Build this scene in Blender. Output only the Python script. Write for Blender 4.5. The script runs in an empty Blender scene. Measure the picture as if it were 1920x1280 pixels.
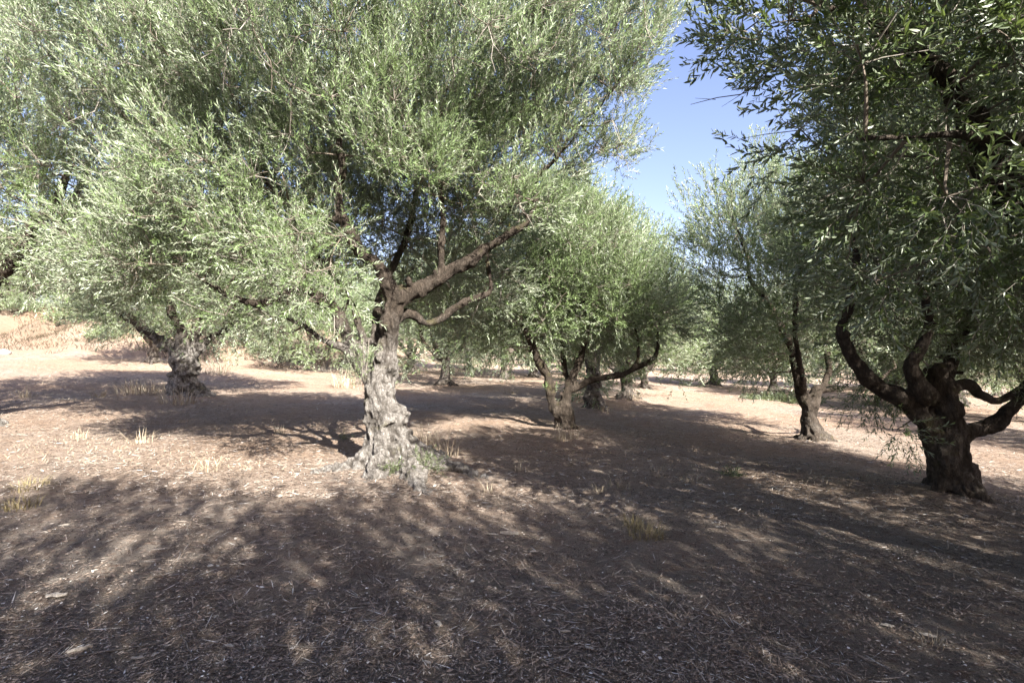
import bpy, math
import numpy as np
from mathutils import Vector

sc = bpy.context.scene
COL = sc.collection
R = math.radians

# ------------------------------------------------------------------ camera, sky, sun, exposure
HOR = 650.0                      # horizon row of the level camera in the 1920 x 1280 picture
CAM_H = 1.6
cam_d = bpy.data.cameras.new('camera')
cam_d.lens = 18.0; cam_d.sensor_width = 36.0
cam_d.shift_y = 10.0 / 1920.0
cam_d.clip_end = 2000.0
cam = bpy.data.objects.new('camera', cam_d); COL.objects.link(cam)
cam.location = (0, 0, CAM_H); cam.rotation_euler = (R(90), 0, 0)
sc.camera = cam

SUN_EL = 37.0
SUN_AZ = 148.0                   # degrees clockwise from +Y, seen from above
world = bpy.data.worlds.new('World'); sc.world = world
world.use_nodes = True
wn = world.node_tree.nodes; wl = world.node_tree.links
for n in list(wn): wn.remove(n)
sky = wn.new('ShaderNodeTexSky'); sky.sky_type = 'NISHITA'; sky.sun_disc = False
sky.sun_elevation = R(SUN_EL); sky.sun_rotation = R(SUN_AZ)
sky.altitude = 50; sky.air_density = 1.0; sky.dust_density = 1.6; sky.ozone_density = 1.6
bg = wn.new('ShaderNodeBackground'); bg.inputs[1].default_value = 0.086
wo = wn.new('ShaderNodeOutputWorld')
tn = wn.new('ShaderNodeMix'); tn.data_type = 'RGBA'; tn.blend_type = 'MULTIPLY'; tn.inputs[0].default_value = 1.0
tn.inputs[7].default_value = (1.04, 0.885, 0.95, 1)
wl.new(sky.outputs[0], tn.inputs[6]); wl.new(tn.outputs[2], bg.inputs[0]); wl.new(bg.outputs[0], wo.inputs[0])
ld = bpy.data.lights.new('sun', 'SUN'); ld.energy = 5.0; ld.angle = R(0.53); ld.color = (1.0, 0.95, 0.87)
lo = bpy.data.objects.new('sun', ld); COL.objects.link(lo)
to_sun = Vector((math.sin(R(SUN_AZ)) * math.cos(R(SUN_EL)), math.cos(R(SUN_AZ)) * math.cos(R(SUN_EL)), math.sin(R(SUN_EL))))
lo.rotation_euler = to_sun.to_track_quat('Z', 'Y').to_euler()
sc.view_settings.view_transform = 'Standard'; sc.view_settings.look = 'None'
sc.view_settings.exposure = 2.05; sc.view_settings.gamma = 1.0
sc.cycles.max_bounces = 6; sc.cycles.diffuse_bounces = 2; sc.cycles.glossy_bounces = 2
sc.cycles.transmission_bounces = 3; sc.cycles.transparent_max_bounces = 4

# ------------------------------------------------------------------ helpers
rng = np.random.default_rng(11)

def hash3(ix, iy, iz, seed):
    h = (ix.astype(np.int64) * 374761393 + iy.astype(np.int64) * 668265263 + iz.astype(np.int64) * 2147483647 + seed * 1274126177) & 0xffffffff
    h = ((h ^ (h >> 13)) * 1274126177) & 0xffffffff
    h = ((h ^ (h >> 16)) * 2246822519) & 0xffffffff
    return ((h ^ (h >> 15)) & 0xffffff) / float(0xffffff)

def noise3(p, seed=0):
    """value noise, -1..1"""
    p = np.asarray(p, float)
    i = np.floor(p).astype(np.int64); f = p - i; f = f * f * (3 - 2 * f)
    r = 0
    for dx in (0, 1):
        wx = f[:, 0] if dx else 1 - f[:, 0]
        for dy in (0, 1):
            wy = f[:, 1] if dy else 1 - f[:, 1]
            for dz in (0, 1):
                wz = f[:, 2] if dz else 1 - f[:, 2]
                r = r + wx * wy * wz * hash3(i[:, 0] + dx, i[:, 1] + dy, i[:, 2] + dz, seed)
    return r * 2 - 1

def noise2(x, y, s, seed=0):
    x = np.asarray(x, float); y = np.asarray(y, float)
    return noise3(np.stack([x.ravel() * s, y.ravel() * s, np.zeros(x.size)], 1), seed).reshape(x.shape)

def px(x, y, Y):
    """the world point seen at picture position (x, y) at distance Y ahead"""
    return np.array([(x - 960) / 960 * Y, Y, CAM_H + (HOR - y) / 960 * Y])

BASES = []                       # (x, y, radius, height) of the low mounds round the trunks
def gh(x, y, fine=True):
    x = np.asarray(x, float); y = np.asarray(y, float)
    z = -0.04 * np.clip(x, -60, 60) - .032 * np.clip(x + 9, -20, 0)
    foot = 23.5 + 0.16 * (x + 26) + 0.7 * noise2(x, y, 0.16, 5)
    t = np.clip((y - foot) / 7.5, 0, 1); t = t * t * (3 - 2 * t)
    fade = np.clip((-6.0 - x) / 6.0, 0, 1); fade = fade * fade * (3 - 2 * fade)
    z = z + t * fade * (2.3 + 0.3 * noise2(x, y, 0.3, 6)) + 4 * t * (1 - t) * fade * .28 * noise2(x, y * .4, 1.1, 8)
    z = z + 0.05 * noise2(x, y, 0.45, 1) + 0.03 * noise2(x, y, 1.1, 2)
    for (bx, by, br, bh) in BASES:
        z = z + bh * np.exp(-((x - bx) ** 2 + (y - by) ** 2) / (br * br))
    if fine:
        z = z + 0.018 * noise2(x, y, 2.6, 3) + 0.008 * noise2(x, y, 11, 4) + 0.005 * noise2(x, y, 29, 7)
    return z

def gz(x, y): return float(gh(np.array([x]), np.array([y]), False)[0])

def mesh_np(name, V, faces, mats=(), mat_idx=None, attrs=None, smooth=False):
    """faces: list of int arrays (n,3) and/or (n,4)"""
    me = bpy.data.meshes.new(name)
    V = np.asarray(V, np.float32)
    faces = [np.asarray(f, np.int32) for f in faces if len(f)]
    sizes = np.concatenate([np.full(len(f), f.shape[1], np.int32) for f in faces])
    loops = np.concatenate([f.ravel() for f in faces])
    me.vertices.add(len(V)); me.vertices.foreach_set('co', V.ravel())
    me.loops.add(len(loops)); me.loops.foreach_set('vertex_index', loops)
    me.polygons.add(len(sizes))
    st = np.concatenate([[0], np.cumsum(sizes)[:-1]]).astype(np.int32)
    me.polygons.foreach_set('loop_start', st)
    me.polygons.foreach_set('loop_total', sizes)
    for m in mats: me.materials.append(m)
    if mat_idx is not None: me.polygons.foreach_set('material_index', np.asarray(mat_idx, np.int32))
    if attrs:
        for k, a in attrs.items():
            at = me.attributes.new(k, 'FLOAT', 'POINT'); at.data.foreach_set('value', np.asarray(a, np.float32))
    me.polygons.foreach_set('use_smooth', np.full(len(sizes), bool(smooth)))
    me.update(calc_edges=True)
    return me

def obj(name, me, parent=None, loc=None):
    o = bpy.data.objects.new(name, me); COL.objects.link(o)
    if parent is not None: o.parent = parent
    if loc is not None: o.location = loc
    return o

def tag(o, label=None, cat=None, group=None, kind=None):
    if label: o['label'] = label
    if cat: o['category'] = cat
    if group: o['group'] = group
    if kind: o['kind'] = kind
    return o

def frames(P):
    P = np.asarray(P, float)
    T = np.gradient(P, axis=0); T /= np.linalg.norm(T, axis=1)[:, None] + 1e-9
    ref = np.array([0.31, 0.93, 0.2]); ref /= np.linalg.norm(ref)
    A = np.cross(T, ref); A /= np.linalg.norm(A, axis=1)[:, None] + 1e-9
    B = np.cross(T, A)
    return T, A, B

def tube(P, rad, sides=8, caps=False, off=0, phase=0.0):
    """returns verts, quads, tris"""
    P = np.asarray(P, float); rad = np.asarray(rad, float)
    T, A, B = frames(P)
    a = np.linspace(0, 2 * math.pi, sides, endpoint=False) + phase
    ring = A[:, None] * np.cos(a)[None, :, None] + B[:, None] * np.sin(a)[None, :, None]
    V = (P[:, None] + ring * rad[:, None, None]).reshape(-1, 3)
    n = len(P)
    i = np.arange(n - 1)[:, None] * sides; j = np.arange(sides)[None]; j2 = (j + 1) % sides
    Q = np.stack([i + j, i + sides + j, i + sides + j2, i + j2], -1).reshape(-1, 4) + off
    Tr = np.zeros((0, 3), int)
    if caps:
        c0 = len(V); V = np.concatenate([V, [P[0] - T[0] * rad[0] * 0.5], [P[-1] + T[-1] * rad[-1] * 0.5]])
        jj = np.arange(sides); kk = (jj + 1) % sides; e = (n - 1) * sides
        Tr = np.concatenate([np.stack([np.full(sides, c0), jj, kk], 1), np.stack([np.full(sides, c0 + 1), e + kk, e + jj], 1)]) + off
    return V, Q, Tr

def spline(pts, rads, step):
    """Catmull-Rom through pts, resampled"""
    P = np.asarray(pts, float); Rr = np.asarray(rads, float)
    if len(P) == 2:
        n = max(2, int(np.linalg.norm(P[1] - P[0]) / step)); t = np.linspace(0, 1, n + 1)[:, None]
        return P[0] * (1 - t) + P[1] * t, Rr[0] * (1 - t[:, 0]) + Rr[1] * t[:, 0]
    E = np.concatenate([[2 * P[0] - P[1]], P, [2 * P[-1] - P[-2]]])
    out = []; ro = []
    for k in range(len(P) - 1):
        n = max(2, int(np.linalg.norm(P[k + 1] - P[k]) / step)); t = np.linspace(0, 1, n, endpoint=False)[:, None]
        a, b, c, d = E[k], E[k + 1], E[k + 2], E[k + 3]
        out.append(0.5 * ((2 * b) + (-a + c) * t + (2 * a - 5 * b + 4 * c - d) * t ** 2 + (-a + 3 * b - 3 * c + d) * t ** 3))
        ro.append(Rr[k] * (1 - t[:, 0]) + Rr[k + 1] * t[:, 0])
    out.append(P[-1:]); ro.append(Rr[-1:])
    return np.concatenate(out), np.concatenate(ro)

# ------------------------------------------------------------------ materials
class NT:
    def __init__(s, name):
        s.m = bpy.data.materials.new(name); s.m.use_nodes = True
        s.t = s.m.node_tree; s.t.nodes.clear()
        s.out = s.n('ShaderNodeOutputMaterial')
    def n(s, typ, **kw):
        nd = s.t.nodes.new(typ)
        for k, v in kw.items(): setattr(nd, k, v)
        return nd
    def l(s, a, b): s.t.links.new(a, b)
    def ramp(s, fac, stops):
        r = s.n('ShaderNodeValToRGB'); e = r.color_ramp.elements
        while len(e) > 1: e.remove(e[-1])
        e[0].position = stops[0][0]; e[0].color = (*stops[0][1], 1)
        for p, c in stops[1:]:
            q = e.new(p); q.color = (*c, 1)
        s.l(fac, r.inputs[0]); return r.outputs[0]
    def noise(s, vec, scale, detail=4, rough=0.6, dist=0.0):
        nn = s.n('ShaderNodeTexNoise'); nn.inputs['Scale'].default_value = scale
        nn.inputs['Detail'].default_value = detail; nn.inputs['Roughness'].default_value = rough
        nn.inputs['Distortion'].default_value = dist
        if vec is not None: s.l(vec, nn.inputs['Vector'])
        return nn.outputs[0]
    def mapping(s, sc_=(1, 1, 1), rot=(0, 0, 0), coord='Object'):
        tc = s.n('ShaderNodeTexCoord'); mp = s.n('ShaderNodeMapping')
        mp.inputs['Scale'].default_value = sc_; mp.inputs['Rotation'].default_value = rot
        s.l(tc.outputs[coord], mp.inputs[0]); return mp.outputs[0]
    def mix(s, fac, a, b, mode='MIX'):
        m = s.n('ShaderNodeMix', data_type='RGBA', blend_type=mode)
        for i, v in ((0, fac), (6, a), (7, b)):
            if hasattr(v, 'default_value') or hasattr(v, 'links'): s.l(v, m.inputs[i])
            elif i == 0: m.inputs[0].default_value = v
            else: m.inputs[i].default_value = (*v, 1)
        return m.outputs[2]
    def attr(s, name):
        a = s.n('ShaderNodeAttribute'); a.attribute_name = name; return a.outputs['Fac']
    def principled(s, col, rough=0.8, spec=0.3, bump=None, bump_d=0.01, bump_s=1.0):
        p = s.n('ShaderNodeBsdfPrincipled')
        if hasattr(col, 'links'): s.l(col, p.inputs['Base Color'])
        else: p.inputs['Base Color'].default_value = (*col, 1)
        p.inputs['Roughness'].default_value = rough; p.inputs['Specular IOR Level'].default_value = spec
        if bump is not None:
            b = s.n('ShaderNodeBump'); b.inputs['Distance'].default_value = bump_d; b.inputs['Strength'].default_value = bump_s
            s.l(bump, b.inputs['Height']); s.l(b.outputs[0], p.inputs['Normal'])
        return p

def leaf_material(name, front, front2, back, trans=0.22):
    t = NT(name)
    tint = t.attr('tint')
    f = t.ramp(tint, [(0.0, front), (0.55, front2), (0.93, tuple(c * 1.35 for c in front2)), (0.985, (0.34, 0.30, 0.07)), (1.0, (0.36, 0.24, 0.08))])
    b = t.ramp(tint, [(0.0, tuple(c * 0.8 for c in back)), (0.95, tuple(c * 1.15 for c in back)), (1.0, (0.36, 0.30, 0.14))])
    g = t.n('ShaderNodeNewGeometry')
    c = t.mix(g.outputs['Backfacing'], f, b)
    p = t.principled(c, 0.40, 0.5)
    tr = t.n('ShaderNodeBsdfTranslucent')
    t.l(t.mix(0.45, c, (0.28, 0.38, 0.06)), tr.inputs[0])
    mx = t.n('ShaderNodeMixShader'); mx.inputs[0].default_value = trans
    t.l(p.outputs[0], mx.inputs[1]); t.l(tr.outputs[0], mx.inputs[2]); t.l(mx.outputs[0], t.out.inputs[0])
    return t.m

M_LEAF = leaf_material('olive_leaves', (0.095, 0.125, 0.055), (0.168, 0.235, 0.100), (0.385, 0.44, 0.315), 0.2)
M_LEAF_SHADE = leaf_material('olive_leaves_shaded', (0.060, 0.088, 0.038), (0.108, 0.150, 0.062), (0.24, 0.28, 0.195), 0.22)  # same olive leaf, with the right-hand crowns' shade put into its colour
M_WEED = leaf_material('weed_leaves', (0.06, 0.082, 0.035), (0.115, 0.145, 0.065), (0.16, 0.19, 0.12))

def bark_material():
    t = NT('olive_bark')
    v = t.mapping((1, 1, 0.28)); v1 = t.mapping((1, 1, 1))
    big = t.noise(v1, 7, 5, 0.65, 0.6); fine = t.noise(v, 55, 7, 0.75, 0.8); mid = t.noise(v, 20, 5, 0.7, 1.4)
    lich = t.attr('lichen'); cav = t.attr('cavity')
    brown = t.ramp(fine, [(0.3, (0.026, 0.020, 0.016)), (0.5, (0.066, 0.051, 0.039)), (0.68, (0.135, 0.108, 0.083))])
    grey = t.ramp(fine, [(0.30, (0.09, 0.08, 0.07)), (0.44, (0.27, 0.25, 0.225)), (0.58, (0.46, 0.435, 0.405)), (0.75, (0.60, 0.58, 0.55))])
    ma = t.n('ShaderNodeMath', operation='MULTIPLY_ADD'); t.l(big, ma.inputs[0]); ma.inputs[1].default_value = 2.4; ma.inputs[2].default_value = -0.95
    mu = t.n('ShaderNodeMath', operation='ADD'); t.l(ma.outputs[0], mu.inputs[0]); t.l(lich, mu.inputs[1])
    mm = t.n('ShaderNodeMath', operation='MULTIPLY'); mm.use_clamp = True; t.l(mu.outputs[0], mm.inputs[0]); t.l(lich, mm.inputs[1])
    blot = t.ramp(t.noise(v1, 15, 7, 0.78, 1.2), [(0.40, (0.1,) * 3), (0.60, (1,) * 3)])
    c = t.mix(mm.outputs[0], brown, t.mix(blot, (0.12, 0.105, 0.09), grey))
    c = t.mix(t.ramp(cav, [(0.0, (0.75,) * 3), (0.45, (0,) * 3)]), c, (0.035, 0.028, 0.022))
    moss = t.ramp(t.noise(v1, 4, 3), [(0.6, (0,) * 3), (0.72, (0.5,) * 3)])
    c = t.mix(moss, c, (0.12, 0.11, 0.05))
    ad = t.n('ShaderNodeMath', operation='ADD'); t.l(fine, ad.inputs[0]); t.l(mid, ad.inputs[1])
    p = t.principled(c, 0.9, 0.15, ad.outputs[0], 0.045, 1.0)
    t.l(p.outputs[0], t.out.inputs[0]); return t.m
M_BARK = bark_material()

def simple_material(name, c1, c2, scale=30, rough=0.85, bump=0.004, attr=None):
    t = NT(name)
    fac = t.attr(attr) if attr else t.noise(t.mapping(), scale, 5, 0.65)
    c = t.ramp(fac, [(0.25 if not attr else 0.0, c1), (0.75 if not attr else 1.0, c2)])
    p = t.principled(c, rough, 0.2, t.noise(t.mapping(), scale * 2, 3), bump)
    t.l(p.outputs[0], t.out.inputs[0]); return t.m
M_TWIG = simple_material('pale_twigs', (0.16, 0.135, 0.11), (0.36, 0.33, 0.29), 18)
M_BOUGH = simple_material('bough_bark', (0.07, 0.055, 0.042), (0.24, 0.20, 0.16), 22)
M_STRAW = simple_material('dry_straw', (0.28, 0.22, 0.15), (0.52, 0.45, 0.34), attr='tint')
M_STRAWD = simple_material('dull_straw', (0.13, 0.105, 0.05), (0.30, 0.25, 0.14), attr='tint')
M_BANKG = simple_material('bank_straw', (0.035, 0.028, 0.017), (0.115, 0.09, 0.058), attr='tint')
M_STICK = simple_material('dead_sticks', (0.05, 0.042, 0.036), (0.22, 0.19, 0.165), 25)
M_CHIP = simple_material('pale_wood', (0.22, 0.19, 0.155), (0.50, 0.46, 0.40), 45)
M_STONE = simple_material('pale_stone', (0.30, 0.28, 0.25), (0.52, 0.50, 0.46), 20)
M_OLIVE = simple_material('dark_olives', (0.03, 0.035, 0.02), (0.07, 0.08, 0.04), 20, 0.3, 0.0)

def litter_material():
    t = NT('fallen_leaves')
    c = t.ramp(t.attr('tint'), [(0.0, (0.05, 0.04, 0.034)), (0.35, (0.14, 0.105, 0.08)), (0.65, (0.32, 0.245, 0.19)), (0.94, (0.42, 0.36, 0.30)), (1.0, (0.80, 0.78, 0.73))])
    p = t.principled(c, 0.7, 0.3); t.l(p.outputs[0], t.out.inputs[0]); return t.m
M_LITTER = litter_material()

def ground_material():
    t = NT('dry_ground')
    v = t.mapping((1, 1, 1), coord='Object')
    v2 = t.mapping((1, 3.2, 1), (0, 0, 0.5)); v3 = t.mapping((3.0, 1, 1), (0, 0, 0.2))
    big = t.noise(v, 0.35, 4, 0.6); mid = t.noise(v, 2.2, 6, 0.7)
    f1 = t.noise(v2, 38, 6, 0.75, 1.2); f2 = t.noise(v3, 55, 5, 0.75, 1.6); grain = t.noise(v, 160, 3, 0.7)
    soil = t.ramp(mid, [(0.25, (0.37, 0.295, 0.235)), (0.5, (0.56, 0.47, 0.39)), (0.75, (0.68, 0.60, 0.52))])
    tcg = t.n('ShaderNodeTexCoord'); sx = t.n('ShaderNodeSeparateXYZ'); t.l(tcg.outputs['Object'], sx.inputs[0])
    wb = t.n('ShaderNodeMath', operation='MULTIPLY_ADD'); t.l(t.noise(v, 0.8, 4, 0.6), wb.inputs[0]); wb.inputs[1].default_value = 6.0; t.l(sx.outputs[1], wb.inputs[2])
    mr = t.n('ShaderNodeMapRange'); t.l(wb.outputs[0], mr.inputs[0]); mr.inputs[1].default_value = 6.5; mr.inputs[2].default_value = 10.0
    soil = t.mix(mr.outputs[0], t.mix(0.7, soil, (0.25, 0.228, 0.20)), soil)  # near soil greyer, and darkened to carry foreground shade in its colour
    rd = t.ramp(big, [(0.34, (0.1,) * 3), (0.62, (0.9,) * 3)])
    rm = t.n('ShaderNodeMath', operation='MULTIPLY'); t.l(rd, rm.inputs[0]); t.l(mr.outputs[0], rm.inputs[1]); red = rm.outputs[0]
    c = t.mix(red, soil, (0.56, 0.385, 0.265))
    patch = t.noise(t.mapping((1, 1.6, 1), (0, 0, -0.5)), 7, 6, 0.75, 1.0)
    c = t.mix(t.ramp(patch, [(0.36, (0.75,) * 3), (0.50, (0,) * 3)]), c, (0.27, 0.165, 0.115))
    c = t.mix(t.ramp(f1, [(0.34, (0.7,) * 3), (0.50, (0,) * 3)]), c, (0.12, 0.088, 0.07))
    c = t.mix(t.ramp(f2, [(0.55, (0,) * 3), (0.68, (0.8,) * 3)]), c, (0.72, 0.65, 0.55))
    c = t.mix(t.ramp(grain, [(0.4, (0.45,) * 3), (0.6, (0,) * 3)]), c, (0.13, 0.095, 0.075))
    c = t.mix(t.attr('bank'), c, t.mix(0.7, c, (0.17, 0.125, 0.082)))
    a = t.n('ShaderNodeMath', operation='ADD'); t.l(f1, a.inputs[0]); t.l(f2, a.inputs[1])
    a2 = t.n('ShaderNodeMath', operation='ADD'); t.l(a.outputs[0], a2.inputs[0]); t.l(mid, a2.inputs[1])
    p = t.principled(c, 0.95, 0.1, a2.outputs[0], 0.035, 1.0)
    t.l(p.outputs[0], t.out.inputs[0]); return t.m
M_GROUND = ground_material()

# ------------------------------------------------------------------ foliage sprays
def unit(v): return v / (np.linalg.norm(v, axis=-1, keepdims=True) + 1e-9)

def spray_template(r, L, n_pairs, leaf, wide, six, curve):
    """a shoot along +Z: leaves (n, 4|6, 3), twig polyline"""
    s = np.linspace(0, 1, 6); b = r.normal(0, 1, 2) * curve
    axis = np.stack([b[0] * s ** 2 * L, b[1] * s ** 2 * L, s * L], 1)
    out = []
    for k in range(n_pairs):
        t = 0.06 + 0.94 * (k + r.uniform(-.3, .3)) / (n_pairs - 0.5); t = min(max(t, 0.03), 1)
        p = np.array([np.interp(t, s, axis[:, i]) for i in range(3)])
        tang = unit(np.array([2 * b[0] * t, 2 * b[1] * t, 1.0]))
        ph = k * 1.57 + r.uniform(-.4, .4)
        for side in (0, 1):
            if r.random() < 0.08: continue
            a = ph + side * math.pi + r.uniform(-.3, .3)
            rad = np.array([math.cos(a), math.sin(a), 0]); rad = unit(rad - tang * rad.dot(tang))
            open_ = r.uniform(0.45, 1.15) * (1.0 - 0.45 * t)
            d = unit(tang * math.cos(open_) + rad * math.sin(open_))
            w = unit(np.cross(tang, rad) + r.normal(0, .45, 3)); w = unit(w - d * w.dot(d))
            nrm = np.cross(w, d)
            if nrm.dot(tang) < 0: w = -w; nrm = -nrm
            l = leaf * r.uniform(0.7, 1.2); hw = l * wide * r.uniform(.8, 1.15)
            q = p + d * 0.003
            bend = nrm * (-0.10 * l * r.uniform(-.3, 1.5))
            if six:
                out.append([q, q + d * l * .3 + w * hw + nrm * hw * .35, q + d * l * .68 + w * hw * .8 + nrm * hw * .35 + bend * .5,
                            q + d * l + bend, q + d * l * .68 - w * hw * .8 + nrm * hw * .35 + bend * .5, q + d * l * .3 - w * hw + nrm * hw * .35])
            else:
                out.append([q, q + d * l * .45 + w * hw + nrm * hw * .3, q + d * l + bend, q + d * l * .45 - w * hw + nrm * hw * .3])
    return np.array(out), axis

def basis(dirs, r):
    d = unit(dirs); ref = np.tile([0.0, 0.0, 1.0], (len(d), 1)); bad = np.abs(d[:, 2]) > 0.95
    ref[bad] = [1, 0, 0]
    a = unit(np.cross(ref, d)); b = np.cross(d, a)
    t = r.uniform(0, 2 * math.pi, len(d))[:, None]
    a2 = a * np.cos(t) + b * np.sin(t); b2 = -a * np.sin(t) + b * np.cos(t)
    return np.stack([a2, b2, d], -1)      # columns

class Crown:
    def __init__(s): s.V = []; s.Q = []; s.mi = []; s.t = []; s.n = 0
    def add(s, V, Q, mi, tint):
        V = V.reshape(-1, 3)
        s.V.append(V.astype(np.float32)); s.Q.append((Q + s.n).astype(np.int32)); s.mi.append(np.full(len(Q), mi, np.int32))
        s.t.append(np.broadcast_to(tint, (len(V),)).astype(np.float32)); s.n += len(V)
    def sprays(s, pos, dirs, r, L=.30, pairs=11, leaf=.06, wide=.11, six=False, ntemp=14, tint0=None, twig=True, curve=.25):
        which = r.integers(0, ntemp, len(pos)); M = basis(dirs, r); scl = r.uniform(.75, 1.25, len(pos))
        for k in range(ntemp):
            sel = np.where(which == k)[0]
            if not len(sel): continue
            lv, ax = spray_template(r, L, pairs, leaf, wide, six, curve)
            m = M[sel] * scl[sel][:, None, None]
            W = np.einsum('nij,lvj->nlvi', m, lv) + pos[sel][:, None, None]
            nl, nv = lv.shape[:2]; cnt = len(sel) * nl
            base = np.arange(cnt)[:, None] * nv
            if six: Q = np.concatenate([base + np.array([[0, 1, 2, 3]]), base + np.array([[0, 3, 4, 5]])])
            else: Q = base + np.array([[0, 1, 2, 3]])
            tb = r.uniform(0, 1, cnt) ** 1.15
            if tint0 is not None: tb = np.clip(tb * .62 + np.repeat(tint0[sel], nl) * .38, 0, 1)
            s.add(W, Q, 0, np.repeat(tb, nv))
            if twig:
                A = np.einsum('nij,vj->nvi', m, ax[::1]) + pos[sel][:, None]
                ss = A.shape[1]; rad = np.linspace(.0021, .0009, ss)[None, :, None]
                ang = [0, 2.09, 4.19]
                ring = np.stack([A + (m[:, :, 0] * math.cos(a) + m[:, :, 1] * math.sin(a))[:, None] * rad for a in ang], 2)
                nb = len(sel); o = (np.arange(nb) * ss * 3)[:, None, None]; i = (np.arange(ss - 1) * 3)[None, :, None]; j = np.arange(3)[None, None]
                j2 = (j + 1) % 3
                Q = np.stack([o + i + j, o + i + 3 + j, o + i + 3 + j2, o + i + j2], -1).reshape(-1, 4)
                s.add(ring, Q, 1, 0.5)
    def line(s, P, rad, sides, mi):
        V, Q, _ = tube(P, rad, sides); s.add(V, Q, mi, 0.5)
    def mesh(s, name, leafmat):
        return mesh_np(name, np.concatenate(s.V), [np.concatenate(s.Q)], (leafmat, M_TWIG, M_BOUGH, M_OLIVE), np.concatenate(s.mi), {'tint': np.concatenate(s.t)})

def lobe_points(lobes, n, r, shell=0.45):
    vol = np.array([l[3] * l[4] * l[5] for l in lobes]) ** 0.9
    idx = r.choice(len(lobes), n * 4, p=vol / vol.sum())
    L = np.array(lobes)[idx]
    d = unit(r.normal(0, 1, (len(idx), 3))); rr = r.uniform(0, 1, len(idx)) ** shell
    p = L[:, :3] + d * L[:, 3:6] * rr[:, None] * .93
    # poisson-like thinning
    keep = []
    vtot = sum(l[3] * l[4] * l[5] for l in lobes) * 4.19
    md = (vtot / n) ** (1 / 3) * 0.62
    for q in p:
        if len(keep) and np.min(np.sum((np.array(keep) - q) ** 2, 1)) < md * md: continue
        keep.append(q)
        if len(keep) >= n: break
    return np.array(keep)

def grow(crown, limbs, targets, r, rmin=.006):
    """connect every target to the nearest wood; returns branch end directions"""
    nodes = [p for P, Rr in limbs for p in P[::2]]; rad = [q for P, Rr in limbs for q in Rr[::2]]
    wood = np.array(nodes); wrad = np.array(rad)
    N = np.empty((len(wood) + 12 * len(targets), 3)); N[:len(wood)] = wood; Rn = np.empty(len(N)); Rn[:len(wood)] = wrad
    depth = np.zeros(len(N)); cnt = len(wood)
    d0 = np.array([np.min(np.linalg.norm(wood - t, axis=1)) for t in targets])
    ends = np.zeros((len(targets), 3))
    for ti in np.argsort(d0):
        t = targets[ti]
        dv = t - N[:cnt]; dist = np.linalg.norm(dv, axis=1)
        cost = dist * (1 + .25 * np.clip(-dv[:, 2] / (dist + .01), 0, 1)) + depth[:cnt] * .10
        k = int(np.argmin(cost)); a = N[k]; d = dist[k]
        n = max(3, min(8, int(d / .13) + 2)); s = np.linspace(0, 1, n)
        mid = (a + t) / 2 + r.normal(0, .11, 3) * d + np.array([0, 0, -.06 * d])
        P = ((1 - s) ** 2)[:, None] * a + (2 * s * (1 - s))[:, None] * mid + (s ** 2)[:, None] * t
        P[1:-1] += r.normal(0, .018, (n - 2, 3)) * min(1, d)
        r0 = min(Rn[k] * .75, rmin + .021 * d); rr = np.linspace(max(r0, rmin), rmin * .75, n)
        crown.line(P, rr, 5, 2)
        m = min(n - 1, 11)
        N[cnt:cnt + m] = P[1:1 + m]; Rn[cnt:cnt + m] = rr[1:1 + m]; depth[cnt:cnt + m] = depth[k] + 1; cnt += m
        ends[ti] = unit(P[-1] - P[-2])
    return ends

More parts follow.
